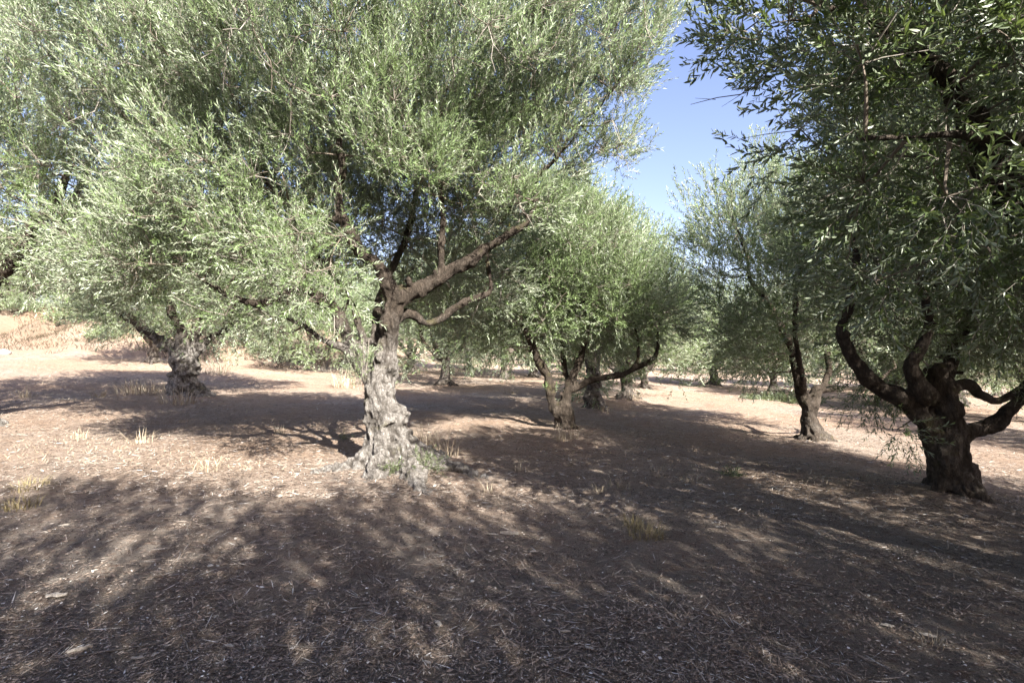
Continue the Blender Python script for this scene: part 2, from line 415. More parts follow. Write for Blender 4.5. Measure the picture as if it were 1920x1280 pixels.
def make_crown(name, limbs, lobes, seed, clumps, sprays, leaf=.06, pairs=11, L=.30, wide=.11, six=False, mat=None, spread=.34, hollow=None, keep=None, up=1.0, fruit=0, dead=30, epi=60):
    r = np.random.default_rng(seed); C = Crown()
    T = lobe_points(lobes, clumps, r)
    if keep is not None: T = T[keep(T)]
    ends = grow(C, limbs, T, r)
    lo = np.array(lobes); zmin = (lo[:, 2] - lo[:, 5]).min(); zmax = (lo[:, 2] + lo[:, 5]).max()
    cen = np.average(lo[:, :3], axis=0, weights=lo[:, 3])
    n = len(T); k = r.poisson(sprays * np.clip(r.lognormal(-.06, .42, n), .3, 2.2)); idx = np.repeat(np.arange(n), k)
    d = unit(r.normal(0, 1, (len(idx), 3)) + ends[idx] * .5)
    dist = r.uniform(.15, 1, len(idx)) ** .6 * spread * r.uniform(.55, 1.3, n)[idx]
    pos = T[idx] + d * dist[:, None]
    out = unit(T - cen)[idx]
    h = np.clip((T[idx, 2] - zmin) / (zmax - zmin), 0, 1)
    upv = np.zeros((len(idx), 3)); upv[:, 2] = (h + .10) * 1.7 * up
    dirs = unit(d * .8 + out * .6 + upv + r.normal(0, .28, (len(idx), 3)))
    if keep is not None:
        m = keep(pos, fine=True); idx = idx[m]; pos = pos[m]; dirs = dirs[m]; h = h[m]
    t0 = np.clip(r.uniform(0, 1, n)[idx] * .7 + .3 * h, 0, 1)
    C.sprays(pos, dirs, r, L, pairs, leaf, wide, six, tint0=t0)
    if epi:
        LP = np.concatenate([P[3:] for P, Rr in limbs[1:]]); LR = np.concatenate([Rr[3:] for P, Rr in limbs[1:]])
        j = r.integers(0, len(LP), epi); dd = unit(r.normal(0, 1, (epi, 3)) + [0, 0, .3])
        C.sprays(LP[j] + dd * LR[j][:, None] * .8, unit(dd + [0, 0, .6]), r, L * .8, pairs - 2, leaf * .85, wide, six, tint0=r.uniform(.3, 1, epi))
    # shoots joining clump centre and sprays
    sub = np.arange(len(idx))[::4]
    for i in sub:
        a = T[idx[i]]; b = pos[i]; m = (a + b) / 2 + r.normal(0, .03, 3)
        C.line(np.array([a, m, b + dirs[i] * .03]), [.0042, .003, .0018], 3, 1 if i % 8 else 2)
    for _ in range(dead):
        i = r.integers(len(idx)); a = T[idx[i]]; dd = unit(d[i] + r.normal(0, .5, 3) + [0, 0, -.1]); ln = r.uniform(.35, .8)
        m = a + dd * ln * .5 + r.normal(0, .04, 3); e = a + dd * ln + r.normal(0, .06, 3)
        C.line(np.array([a, (a + m) / 2, m, (m + e) / 2 + r.normal(0, .015, 3), e]), [.0055, .005, .0045, .0035, .002], 4, 1)
        for q in (m, (m + e) / 2):
            C.line(np.array([q, q + unit(dd + r.normal(0, .6, 3)) * ln * .28]), [.003, .0014], 3, 1)
    if fruit:
        oc = np.array([[0, 0, -1.3], [1, 0, 0], [0, 1, 0], [-1, 0, 0], [0, -1, 0], [0, 0, 1.3]]) * .009
        f = np.array([[0, 2, 1, 1], [0, 3, 2, 2], [0, 4, 3, 3], [0, 1, 4, 4]])
        q = np.array([[0, 2, 5, 1], [0, 4, 5, 3]])
        for p in pos[r.integers(0, len(pos), fruit)]:
            C.add(oc + p + r.normal(0, .08, 3), q, 3, .5)
    return C.mesh(name, mat or M_LEAF)

# ------------------------------------------------------------------ trunks
def make_wood(chains, base, seed, voxel, rough=1.0, strands=6, flare=1.0, lich_top=2.2, base_h=1.2, lich_mul=1.0):
    """chains: list of (points, radii) world coords, first = trunk. Returns list of meshes (local to base), one per chain, and resampled chains"""
    r = np.random.default_rng(seed)
    limbs = [spline(P, Rr, .06) for P, Rr in chains]
    VV = []; QQ = []; TT = []; off = 0
    def put(P, Rr, sides=14):
        nonlocal off
        V, Q, T = tube(P, Rr, sides, True, off); VV.append(V); QQ.append(Q); TT.append(T); off += len(V)
    for k, (P, Rr) in enumerate(limbs):
        P2 = P + np.stack([noise3(P * 6 + 7 * j, seed + j) for j in range(3)], 1) * Rr[:, None] * .34 + np.stack([noise3(P * 2.4 + 5 * j, seed + 20 + j) for j in range(3)], 1) * min(.055, Rr.max() * .5)
        R2 = Rr * (1 + .24 * noise3(P * 7, seed + 5))
        put(P2, R2)
        # cut stubs
        if k:
            for b in range(1 + len(P) // 16):
                i = r.integers(2, len(P) - 2); dd = unit(r.normal(0, 1, 3) + [0, 0, .5]); s = max(Rr[i] * .42, .014); ln = Rr[i] + r.uniform(.03, .12)
                put(np.array([P2[i], P2[i] + dd * ln * .6, P2[i] + dd * ln]), np.array([1, .8, .7]) * s, 8)
        # knots and burls
        for b in range(int(len(P) / (4 if k == 0 else 6))):
            i = r.integers(1, len(P) - 1)
            dd = unit(r.normal(0, 1, 3)); c = P[i] + dd * Rr[i] * .62; s = Rr[i] * r.uniform(.35, .62)
            put(np.array([c - [0, 0, s * .9], c - [0, 0, s * .3], c + [0, 0, s * .5], c + [0, 0, s]]), np.array([.45, 1, .9, .35]) * s, 8)
    P, Rr = limbs[0]; r0 = Rr[min(len(Rr) - 1, 5)]
    for k in range(strands):                       # twisting strands and root flares
        a0 = k * 2 * math.pi / strands + r.uniform(-.35, .35); tw = r.uniform(.5, 1.3)
        n = len(P); tt = np.linspace(0, 1, n); T, A, B = frames(P)
        fl = (1 + flare * (1.5 + .8 * r.random()) * np.exp(-tt * n * .06 / .16)) * .70
        a = a0 + tw * tt
        off_ = (np.cos(a)[:, None] * np.array([1, 0, 0]) + np.sin(a)[:, None] * np.array([0, 1, 0]))
        fl = fl * (1 - .45 * tt ** 1.5); PP = P + off_ * (Rr * fl)[:, None]
        rr = Rr * r.uniform(.26, .48) * (1 + .15 * np.sin(tt * 9 + k))
        PP[0, 2] -= .05
        put(PP, rr, 9)
    me = mesh_np('tmp', np.concatenate(VV), [np.concatenate(QQ), np.concatenate(TT)])
    ob = bpy.data.objects.new('tmp', me); COL.objects.link(ob)
    md = ob.modifiers.new('r', 'REMESH'); md.mode = 'VOXEL'; md.voxel_size = voxel
    sm = ob.modifiers.new('s', 'SMOOTH'); sm.factor = .6; sm.iterations = 4
    dg = bpy.context.evaluated_depsgraph_get(); dg.update()
    ev = bpy.data.meshes.new_from_object(ob.evaluated_get(dg))
    n = len(ev.vertices); V = np.empty(n * 3, np.float32); ev.vertices.foreach_get('co', V); V = V.reshape(-1, 3).astype(float)
    N = np.empty(n * 3, np.float32); ev.vertices.foreach_get('normal', N); N = N.reshape(-1, 3)
    nf = len(ev.polygons); lt = np.empty(nf, np.int32); ev.polygons.foreach_get('loop_total', lt)
    lv = np.empty(len(ev.loops), np.int32); ev.loops.foreach_get('vertex_index', lv)
    assert (lt == 4).all(); F = lv.reshape(-1, 4)
    bpy.data.objects.remove(ob); bpy.data.meshes.remove(me); bpy.data.meshes.remove(ev)
    # bark relief: long vertical furrows, twisted, plus lumps
    hgt = V[:, 2] - base[2]
    ang = hgt * 0.9
    x = V[:, 0] - base[0]; y = V[:, 1] - base[1]
    xr = x * np.cos(ang) - y * np.sin(ang); yr = x * np.sin(ang) + y * np.cos(ang)
    q = np.stack([xr, yr, V[:, 2] * .42], 1)
    f1 = 1 - np.abs(noise3(q * 13, seed)) * 2; f2 = 1 - np.abs(noise3(q * 30 + 3, seed + 1)) * 2; f3 = noise3(V * 8, seed + 2) + .5 * noise3(V * 19, seed + 3)
    # local thickness
    allP = np.concatenate([P for P, _ in limbs]); allR = np.concatenate([Rr for _, Rr in limbs]); ci = np.concatenate([np.full(len(P), k) for k, (P, _) in enumerate(limbs)])
    loc = np.zeros(n); own = np.zeros(n, int)
    for s in range(0, n, 20000):
        dd = np.linalg.norm(V[s:s + 20000, None] - allP[None], axis=2) / (allR[None] + .02)
        j = np.argmin(dd, 1); loc[s:s + 20000] = allR[j]; own[s:s + 20000] = ci[j]
    amp = np.clip(loc / .2, .25, 1.2) * rough
    V2 = V + N * ((-.020 * f1 - .009 * f2 + .026 * f3) * amp)[:, None]
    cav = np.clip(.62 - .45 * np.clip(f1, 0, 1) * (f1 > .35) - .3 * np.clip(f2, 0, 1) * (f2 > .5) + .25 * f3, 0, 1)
    lich = np.clip(1.05 - np.clip((hgt - base_h * .7) / (lich_top - base_h * .7), 0, 1) * .95, 0.08, 1) * lich_mul
    V2 -= base
    fo = own[F[:, 0]]
    out = []
    for k in range(len(limbs)):
        f = F[fo == k]
        if not len(f): out.append(None); continue
        u, inv = np.unique(f, return_inverse=True)
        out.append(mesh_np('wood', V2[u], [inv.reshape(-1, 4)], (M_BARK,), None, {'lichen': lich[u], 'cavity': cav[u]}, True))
    return out, limbs

def make_tree(kind, label, base, chains, lobes, seed, voxel=.022, crown=None, group=None, wood=None, cat='olive tree'):
    """chains and lobes in world coordinates; things stand at base"""
    base = np.array(base, float)
    meshes, limbs = make_wood(chains, base, seed, voxel, **(wood or {}))
    root = obj(kind, None, None, base); root.empty_display_size = .3
    tag(root, label, cat, group)
    for k, me in enumerate(meshes):
        if me is not None: me.name = 'trunk' if k == 0 else 'limb'; obj('trunk' if k == 0 else 'limb', me, root)
    lim_l = [(P - base, Rr) for P, Rr in limbs]
    lob_l = [(l[0] - base[0], l[1] - base[1], l[2] - base[2], l[3], l[4], l[5]) for l in lobes]
    if crown is not None:
        kp = crown.pop('keep_world', None)
        if kp: crown['keep'] = lambda T, fine=False: kp(T + base, fine)
        obj('crown', make_crown('crown', lim_l, lob_l, seed + 50, **crown), root)
    return root

def copy_tree(src, loc, rotz, scale, label, group):
    r = src.copy(); COL.objects.link(r); r.location = loc; r.rotation_euler = (0, 0, rotz); r.scale = (scale,) * 3
    r['label'] = label; r['group'] = group
    for ch in src.children:
        c = ch.copy(); COL.objects.link(c); c.parent = r
    return r

def gb(pxx, Y):
    x = (pxx - 960) / 960 * Y
    return np.array([x, Y, gz(x, Y)])

# trunk positions: (picture x, distance)
POS = dict(A=(742, 6.3), B=(1785, 5.98), C=(1524, 10.0), D=(1062, 10.0), E=(345, 13.3), F=(288, 22.0), J=(1112, 13.7), I=(1175, 17.2),
           K=(1205, 22.0), L=(1337, 27.0), G=(835, 19.4), H=(945, 24.4))
for k, (a, Y) in POS.items():
    BASES.append(((a - 960) / 960 * Y, Y, {'A': .75, 'B': .6}.get(k, .7), {'A': .10, 'B': .10}.get(k, .08)))

def P_(lst, Y0):
    """list of (px, py, dY, r) -> points, radii"""
    return (np.array([px(a, b, Y0 + d) for a, b, d, r in lst]), np.array([r for a, b, d, r in lst]))
def LB(lst):
    return [(*px(a, b, Y), rx, ry, rz) for a, b, Y, rx, ry, rz in lst]

# ------------------------------------------------------------------ ground
def build_ground():
    # polar sheet, finer near the camera and ahead of it
    rr = np.concatenate([[0.0], np.geomspace(.25, 5, 150), np.geomspace(5, 45, 230)[1:], np.geomspace(45, 900, 40)[1:]])
    th = np.concatenate([np.linspace(-62, 62, 620, endpoint=False), np.linspace(62, 298, 140, endpoint=False)])
    th = np.radians(th)
    Rg, Tg = np.meshgrid(rr[1:], th, indexing='ij')
    X = Rg * np.sin(Tg); Y = Rg * np.cos(Tg)
    Z = gh(X, Y)
    far = np.clip((Rg - 60) / 60, 0, 1); Z = Z * (1 - far) + far * (-.04 * np.clip(X, -60, 60))
    V = np.concatenate([[[0, 0, gz(0, 0)]], np.stack([X, Y, Z], -1).reshape(-1, 3)])
    nt = len(th); nr = len(rr) - 1
    i = np.arange(nr - 1)[:, None] * nt; j = np.arange(nt)[None]; j2 = (j + 1) % nt
    Q = np.stack([i + j, i + j2, i + nt + j2, i + nt + j], -1).reshape(-1, 4)[:, ::-1] + 1
    jj = np.arange(nt); T = np.stack([np.zeros(nt, int), (jj + 1) % nt + 1, jj + 1], 1)[:, ::-1]
    foot = 23.5 + .16 * (X + 26); bk = np.clip((Y - foot + 1) / 4, 0, 1) * np.clip((-5 - X) / 6, 0, 1) * np.clip(.75 + .5 * noise2(X, Y, .6, 12), 0, 1)
    bk = np.concatenate([[0], bk.ravel()])
    # keep faces pointing up
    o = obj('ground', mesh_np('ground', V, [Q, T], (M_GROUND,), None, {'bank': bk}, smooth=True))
    tag(o, kind='structure')
build_ground()

# ------------------------------------------------------------------ the big tree left of centre
Ya = 6.3
A_ch = [
    P_([(745, 905, 0, .52), (740, 862, 0, .40), (729, 815, 0, .28), (716, 760, 0, .215), (712, 715, 0, .195), (722, 655, 0, .132), (732, 605, 0, .118), (742, 560, 0, .115)], Ya),
    P_([(745, 570, 0, .14), (775, 548, .05, .125), (830, 513, .1, .105), (880, 490, .15, .095), (915, 465, .2, .08), (950, 440, .2, .065), (980, 425, .2, .05), (1000, 385, .2, .042), (1008, 340, .2, .036), (1050, 290, .3, .03), (1120, 200, .4, .024), (1190, 120, .5, .016)], Ya),
    P_([(738, 565, 0, .12), (720, 530, -.1, .105), (700, 500, -.15, .10), (678, 475, -.2, .09), (655, 430, -.3, .08), (640, 395, -.3, .07), (637, 330, -.3, .062), (632, 270, -.3, .05), (640, 200, -.2, .04), (625, 120, -.1, .03), (640, 30, 0, .018)], Ya),
    P_([(828, 514, .1, .06), (828, 480, 0, .055), (833, 430, 0, .05), (830, 370, 0, .045), (822, 320, 0, .038), (800, 275, 0, .03), (790, 180, .1, .022), (820, 80, .1, .014)], Ya),
    P_([(735, 600, .1, .10), (775, 588, .25, .075), (800, 604, .35, .065), (832, 594, .45, .06), (872, 568, .5, .05), (918, 545, .6, .042), (915, 490, .7, .036), (940, 420, .9, .028), (990, 330, 1.1, .018)], Ya),
    P_([(708, 735, .02, .16), (680, 700, 0, .13), (662, 665, 0, .11), (652, 630, .1, .095), (630, 590, .1, .085), (600, 560, 0, .08), (560, 535, -.1, .075), (520, 560, -.2, .06), (475, 565, -.3, .05), (430, 550, -.4, .04), (370, 520, -.5, .026)], Ya),
    P_([(662, 675, .02, .07), (640, 655, -.1, .055), (606, 641, -.2, .045), (570, 610, -.3, .035), (530, 590, -.5, .02)], Ya),
    P_([(565, 535, -.1, .07), (558, 490, -.1, .065), (520, 445, 0, .06), (450, 412, 0, .065), (385, 380, .1, .065), (355, 325, .2, .055), (300, 280, .2, .042), (245, 230, .3, .028), (190, 150, .3, .018)], Ya),
    P_([(640, 415, -.3, .05), (590, 400, -.2, .045), (545, 388, -.1, .038), (490, 330, 0, .032), (450, 240, .1, .026), (430, 140, .2, .016)], Ya),
    P_([(700, 640, .1, .08), (715, 560, .7, .075), (760, 450, 1.4, .06), (780, 330, 1.9, .045), (760, 200, 2.2, .03), (740, 80, 2.3, .018)], Ya),
    P_([(680, 665, 0, .07), (676, 620, .2, .06), (640, 540, .8, .05), (560, 430, 1.4, .04), (500, 320, 1.8, .028), (460, 200, 2.0, .018)], Ya),
]
A_lb = LB([(400, 400, 6.1, 1.35, 1.2, 1.05), (565, 500, 5.35, .62, .5, .62), (610, 120, 6.2, 1.9, 1.9, 1.35), (960, 110, 6.5, 1.6, 1.9, 1.35),
           (1150, 40, 6.6, .98, 1.1, .95), (930, 370, 6.7, .8, 1.0, .42), (330, 140, 6.6, 1.6, 1.7, 1.3), (680, 270, 8.2, 2.2, 1.0, 1.4), (800, 250, 5.7, 1.1, .8, .8),
           (1080, 270, 6.6, .62, .8, .5), (640, 640, 7.1, .5, .5, .4), (460, 610, 6.2, .7, .6, .4), (250, 480, 6.2, .8, .7, .7), (720, 430, 8.3, 1.5, .8, .8), (860, 440, 7.6, .9, .6, .6), (560, 420, 6.8, 1.0, .9, .8), (800, 370, 8.2, 1.5, .8, .8), (780, 480, 8.6, 1.2, .6, .6), (900, 510, 8.0, .9, .6, .55), (800, 560, 8.8, .9, .5, .4)])
A_ch = [A_ch[0]] + [(p, q * .88) for p, q in A_ch[1:]]
def keepA(T, fine=False):
    Y = T[:, 1]; u = 960 + 960 * T[:, 0] / Y; v = HOR - 960 * (T[:, 2] - CAM_H) / Y
    near = Y < 6.9
    bad = near & (u > 690) & (u < 950) & (v > 440) & (v < 720) & ((u < 770) | (v > 465 + (960 - u) * .1))
    bad |= near & (u > 625) & (u <= 700) & (v > 640) & (v < 720)
    bad |= (Y < 8) & (v > 630) & (u <= 655)
    bad |= near & (v > 585 + np.clip(u - 380, 0, 200) * .35) & (u < 520) & (u > 180)
    if fine: bad &= (noise3(T * 2.2, 9) < .35)
    return ~bad
tree_a = make_tree('olive_tree', 'old olive tree with a whitish fluted trunk and the widest crown, left of centre', gb(742, Ya), A_ch, A_lb, 101, .0145,
                   dict(dead=220, epi=260, clumps=820, sprays=36, leaf=.054, keep_world=keepA, spread=.33, wide=.12, L=.26), wood=dict(rough=1.15, strands=7, flare=1.0, lich_top=1.9, base_h=1.5))

# ------------------------------------------------------------------ dark tree at right
Yb = 5.98
B_ch = [
    P_([(1795, 955, 0, .30), (1788, 910, 0, .235), (1780, 860, 0, .215), (1780, 820, 0, .21), (1775, 785, 0, .20), (1772, 745, 0, .19), (1762, 715, 0, .15), (1745, 690, 0, .12)], Yb),
    P_([(1762, 830, 0, .15), (1735, 795, .0, .13), (1712, 770, 0, .125), (1673, 740, 0, .12), (1634, 708, 0, .11), (1607, 680, 0, .10), (1591, 648, 0, .085), (1582, 613, 0, .07), (1590, 560, 0, .06), (1600, 480, 0, .045), (1590, 380, .1, .028)], Yb),
    P_([(1745, 760, 0, .14), (1728, 735, -.1, .12), (1714, 705, -.15, .10), (1712, 675, -.15, .085), (1730, 610, -.2, .065), (1720, 520, -.2, .05), (1740, 400, -.1, .03), (1740, 250, 0, .018)], Yb),
    P_([(1790, 825, 0, .13), (1830, 805, -.05, .105), (1868, 792, -.1, .10), (1893, 770, -.15, .095), (1925, 742, -.2, .085), (1970, 700, -.3, .07), (2010, 620, -.3, .05), (2050, 500, -.2, .03)], Yb),
    P_([(1775, 730, 0, .10), (1805, 722, .2, .075), (1832, 738, .3, .065), (1862, 755, .4, .06), (1900, 745, .4, .055), (1940, 700, .5, .045), (1980, 600, .6, .03)], Yb),
    P_([(1768, 715, 0, .11), (1790, 660, .3, .085), (1830, 580, .6, .065), (1850, 470, .9, .045), (1860, 350, 1.0, .025)], Yb),
]
B_lb = LB([(1720, 430, 6.1, 1.25, 1.2, 1.15), (1880, 400, 6.3, 1.5, 1.5, 1.5), (1640, 560, 6.2, .75, .8, .62), (1960, 560, 5.9, 1.0, 1.0, .9), (1780, 200, 6.4, 1.5, 1.3, 1.2),
           (1640, 720, 6.8, .5, .45, .35), (1700, 600, 6.5, .9, .6, .5), (1850, 640, 6.8, .8, .6, .32), (1675, 800, 5.9, .26, .2, .24)])
def keepB(T, fine=False):
    Y = T[:, 1]; u = 960 + 960 * T[:, 0] / Y; v = HOR - 960 * (T[:, 2] - CAM_H) / Y
    bad = (Y < 6.35) & (u > 1640) & (v > 665) & (v < 790) & (u < 1960)
    bad |= (Y < 6.2) & (v > 610) & (u > 1570) & (u < 1670)
    return ~bad
B_ch = [(p, q * (.90 if i == 0 else .86)) for i, (p, q) in enumerate(B_ch)]
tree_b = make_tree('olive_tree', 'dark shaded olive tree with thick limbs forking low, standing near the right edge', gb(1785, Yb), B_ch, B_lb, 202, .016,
                   dict(clumps=360, sprays=32, leaf=.062, keep_world=keepB, mat=M_LEAF_SHADE, up=.6), wood=dict(rough=.8, strands=6, lich_top=1.4, base_h=.6, lich_mul=.3))

# ------------------------------------------------------------------ C: right of the sky gap
Yc = 10.0
C_ch = [
    P_([(1528, 838, 0, .24), (1524, 805, 0, .19), (1520, 780, 0, .165), (1516, 760, 0, .155)], Yc),
    P_([(1514, 765, 0, .12), (1502, 735, 0, .11), (1496, 705, 0, .09), (1480, 650, 0, .075), (1450, 590, 0, .06), (1410, 520, 0, .045), (1380, 430, 0, .03), (1370, 350, 0, .018)], Yc),
    P_([(1520, 765, 0, .12), (1532, 745, 0, .10), (1548, 728, 0, .085), (1580, 731, 0, .055), (1625, 727, .1, .045), (1680, 690, .3, .03)], Yc),
    P_([(1545, 735, 0, .07), (1553, 690, .3, .065), (1550, 620, .5, .055), (1560, 540, .7, .045), (1540, 430, .8, .03), (1540, 340, .8, .018)], Yc),
    P_([(1508, 745, 0, .08), (1500, 690, -.4, .06), (1490, 610, -.7, .05), (1500, 500, -.9, .035), (1480, 400, -.9, .02)], Yc),
]
C_lb = LB([(1385, 450, 10, 1.15, 1.4, 1.45), (1490, 470, 10, 1.5, 1.8, 1.5), (1590, 430, 10.2, 1.5, 1.6, 1.6), (1450, 620, 10.2, 1.3, 1.4, .75), (1560, 610, 10.6, 1.4, 1.3, .8), (1440, 350, 10, .8, .9, .75), (1440, 690, 10.4, .5, .5, .4)])
tree_c = make_tree('olive_tree', 'olive tree right of the sky gap, with a dark short trunk forking in two', gb(1524, Yc), C_ch, C_lb, 303, .022,
                   dict(clumps=270, sprays=25, leaf=.07, wide=.13, pairs=10, L=.32, spread=.40), wood=dict(lich_top=1.2, base_h=.4, lich_mul=.3))

# ------------------------------------------------------------------ D: centre tree with two stems
Yd = 10.0
D_ch = [
    P_([(1066, 824, 0, .24), (1062, 795, 0, .19), (1058, 775, 0, .175), (1055, 758, 0, .16)], Yd),
    P_([(1048, 775, 0, .13), (1037, 750, 0, .105), (1036, 725, 0, .10), (1023, 697, 0, .095), (1008, 676, 0, .085), (990, 640, 0, .065), (975, 580, 0, .05), (960, 510, 0, .035), (950, 440, 0, .018)], Yd),
    P_([(1060, 765, 0, .12), (1067, 728, 0, .10), (1075, 700, .1, .09), (1090, 670, .2, .075), (1100, 610, .3, .06), (1090, 530, .4, .045), (1080, 440, .4, .025)], Yd),
    P_([(1072, 732, 0, .075), (1105, 713, -.1, .07), (1140, 706, -.15, .068), (1173, 698, -.2, .062), (1206, 686, -.2, .055), (1232, 665, -.2, .045), (1233, 625, -.2, .03), (1250, 560, -.1, .018)], Yd),
    P_([(1183, 695, -.2, .04), (1196, 672, -.2, .036), (1194, 630, -.2, .03), (1180, 560, -.1, .022), (1170, 480, 0, .014)], Yd),
    P_([(1066, 740, 0, .07), (1060, 690, .6, .06), (1040, 600, 1.1, .05), (1020, 500, 1.4, .03)], Yd),
]
D_lb = LB([(1000, 400, 11.0, 1.2, 1.0, .9), (1080, 500, 10.2, 1.5, 1.6, 1.25), (1000, 590, 10.3, 1.05, 1.1, .75), (1180, 570, 10.1, 1.1, 1.2, .85), (1215, 620, 9.9, .6, .7, .42), (1050, 420, 10.4, 1.1, 1.2, .9), (950, 510, 10.6, 1.0, 1.1, .9), (890, 520, 11.2, 1.0, 1.0, .9), (870, 610, 11.4, .8, .8, .4), (960, 640, 10.6, .6, .6, .35), (1120, 640, 10.8, .9, .6, .35)])
tree_d = make_tree('olive_tree', 'two-stemmed olive tree in the centre with one long bough reaching low to the right', gb(1062, Yd), D_ch, D_lb, 404, .02,
                   dict(clumps=360, sprays=28, leaf=.068, wide=.13, pairs=10, spread=.38), wood=dict(lich_top=1.3, base_h=.5, lich_mul=.12, rough=.8))

# ------------------------------------------------------------------ E: left tree with a pale trunk
Ye = 13.3
E_ch = [
    P_([(352, 762, 0, .48), (347, 735, 0, .38), (344, 710, 0, .33), (344, 685, 0, .30), (346, 662, 0, .28)], Ye),
    P_([(340, 672, 0, .19), (322, 655, 0, .165), (300, 643, 0, .15), (280, 623, 0, .135), (254, 600, 0, .12), (230, 588, 0, .10), (190, 550, 0, .075), (150, 490, 0, .05), (120, 420, 0, .03)], Ye),
    P_([(347, 672, 0, .15), (343, 628, 0, .135), (328, 600, 0, .12), (320, 567, 0, .10), (297, 533, 0, .08), (280, 470, 0, .055), (270, 400, 0, .03)], Ye),
    P_([(356, 670, 0, .14), (370, 633, 0, .12), (372, 600, 0, .10), (390, 550, .1, .075), (400, 480, .2, .05), (390, 400, .2, .03)], Ye),
    P_([(360, 665, 0, .14), (400, 630, .3, .10), (450, 600, .5, .075), (500, 560, .6, .05), (540, 500, .6, .03)], Ye),
]
E_lb = LB([(330, 480, 13.4, 2.6, 2.2, 1.6), (200, 500, 13.3, 1.6, 1.6, 1.4), (480, 510, 13.6, 1.8, 1.6, 1.3), (400, 610, 13.8, 1.3, 1.0, .6), (200, 590, 13.3, .8, .8, .35)])
tree_e = make_tree('olive_tree', 'olive tree at left with a pale swollen trunk, its limbs spreading low like antlers', gb(345, Ye), E_ch, E_lb, 505, .028,
                   dict(dead=110, clumps=270, sprays=27, leaf=.078, wide=.125, pairs=9, L=.34, spread=.48), wood=dict(rough=1.4, lich_top=1.9, base_h=1.3, strands=7))

# ------------------------------------------------------------------ J: thick pollard just behind the centre tree
Yj = 13.7
J_ch = [
    P_([(1116, 778, 0, .28), (1113, 745, 0, .22), (1112, 715, 0, .205), (1110, 680, 0, .19), (1108, 640, 0, .19), (1104, 600, 0, .15)], Yj),
    P_([(1106, 612, 0, .13), (1120, 560, .1, .10), (1150, 500, .2, .07), (1170, 430, .2, .03)], Yj),
    P_([(1104, 612, 0, .13), (1085, 570, .1, .10), (1060, 510, .2, .07), (1050, 430, .2, .03)], Yj),
    P_([(1110, 670, 0, .12), (1140, 640, .3, .09), (1180, 600, .5, .06), (1210, 540, .6, .03)], Yj),
]
J_lb = LB([(1120, 500, 13.9, 2.0, 2.0, 1.5), (1200, 540, 13.9, 1.1, 1.3, 1.1), (1030, 540, 14, 1.3, 1.3, 1.2), (1110, 720, 13.6, .4, .35, .32)])
tree_j = make_tree('olive_tree', 'olive tree with one thick upright pale trunk, directly behind the centre tree', gb(1112, Yj), J_ch, J_lb, 606, .03,
                   dict(clumps=210, sprays=24, leaf=.085, wide=.13, pairs=8, L=.34, spread=.46), wood=dict(lich_top=2.2, base_h=1.2, strands=5, lich_mul=.6))

# ------------------------------------------------------------------ N: near tree, trunk outside the right edge
def W(l): return (np.array([p[:3] for p in l], float), np.array([p[3] for p in l]))
nx, ny = 4.75, 3.1; nz = gz(nx, ny)
N_ch = [
    W([(nx, ny, nz - .05, .34), (nx - .02, ny, nz + .4, .26), (nx - .08, ny, nz + .9, .24), (nx - .2, ny, nz + 1.3, .22)]),
    W([(4.55, 3.1, 1.0, .19), (4.2, 3.15, 1.5, .16), (3.75, 3.2, 1.95, .135), (3.45, 3.25, 2.25, .12), (3.25, 3.3, 2.5, .11), (3.05, 3.3, 2.85, .09), (2.8, 3.2, 3.2, .06), (2.3, 3.1, 3.5, .04), (1.8, 3.0, 3.6, .02)]),
    W([(4.5, 3.1, 1.1, .17), (4.3, 3.0, 1.7, .14), (3.9, 2.95, 2.3, .11), (3.6, 3.0, 2.6, .085), (3.2, 2.9, 2.7, .06), (2.6, 2.9, 2.75, .035), (2.0, 2.9, 2.8, .018)]),
    W([(4.6, 3.15, 1.1, .16), (4.5, 3.4, 1.9, .13), (4.1, 3.7, 2.9, .10), (3.9, 3.8, 3.8, .07), (3.7, 3.8, 4.6, .04)]),
    W([(4.6, 3.0, 1.1, .14), (4.9, 2.6, 2.0, .11), (4.8, 2.3, 3.0, .08), (4.4, 2.2, 3.9, .05)]),
]
N_lb = [(2.88, 3.05, 3.25, 1.25, .95, .85), (3.5, 3.3, 4.1, 2.1, 1.5, 1.2), (3.7, 3.15, 2.75, 1.3, .9, .72), (2.3, 3.0, 3.9, 1.3, 1.0, .8), (4.6, 2.8, 3.8, 1.6, 1.6, 1.4), (1.95, 2.85, 3.45, .55, .5, .42), (3.0, 3.3, 2.3, 1.0, .6, .5), (2.8, 3.2, 2.7, .75, .6, .5), (3.7, 3.0, 2.1, .9, .6, .35)]
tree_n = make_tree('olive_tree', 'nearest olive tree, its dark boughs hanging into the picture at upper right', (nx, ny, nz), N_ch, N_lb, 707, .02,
                   dict(dead=90, clumps=300, sprays=27, leaf=.058, six=True, wide=.14, pairs=10, mat=M_LEAF_SHADE, spread=.30, up=.35, L=.27, fruit=500), wood=dict(rough=1.2, lich_top=1.0, base_h=.3))

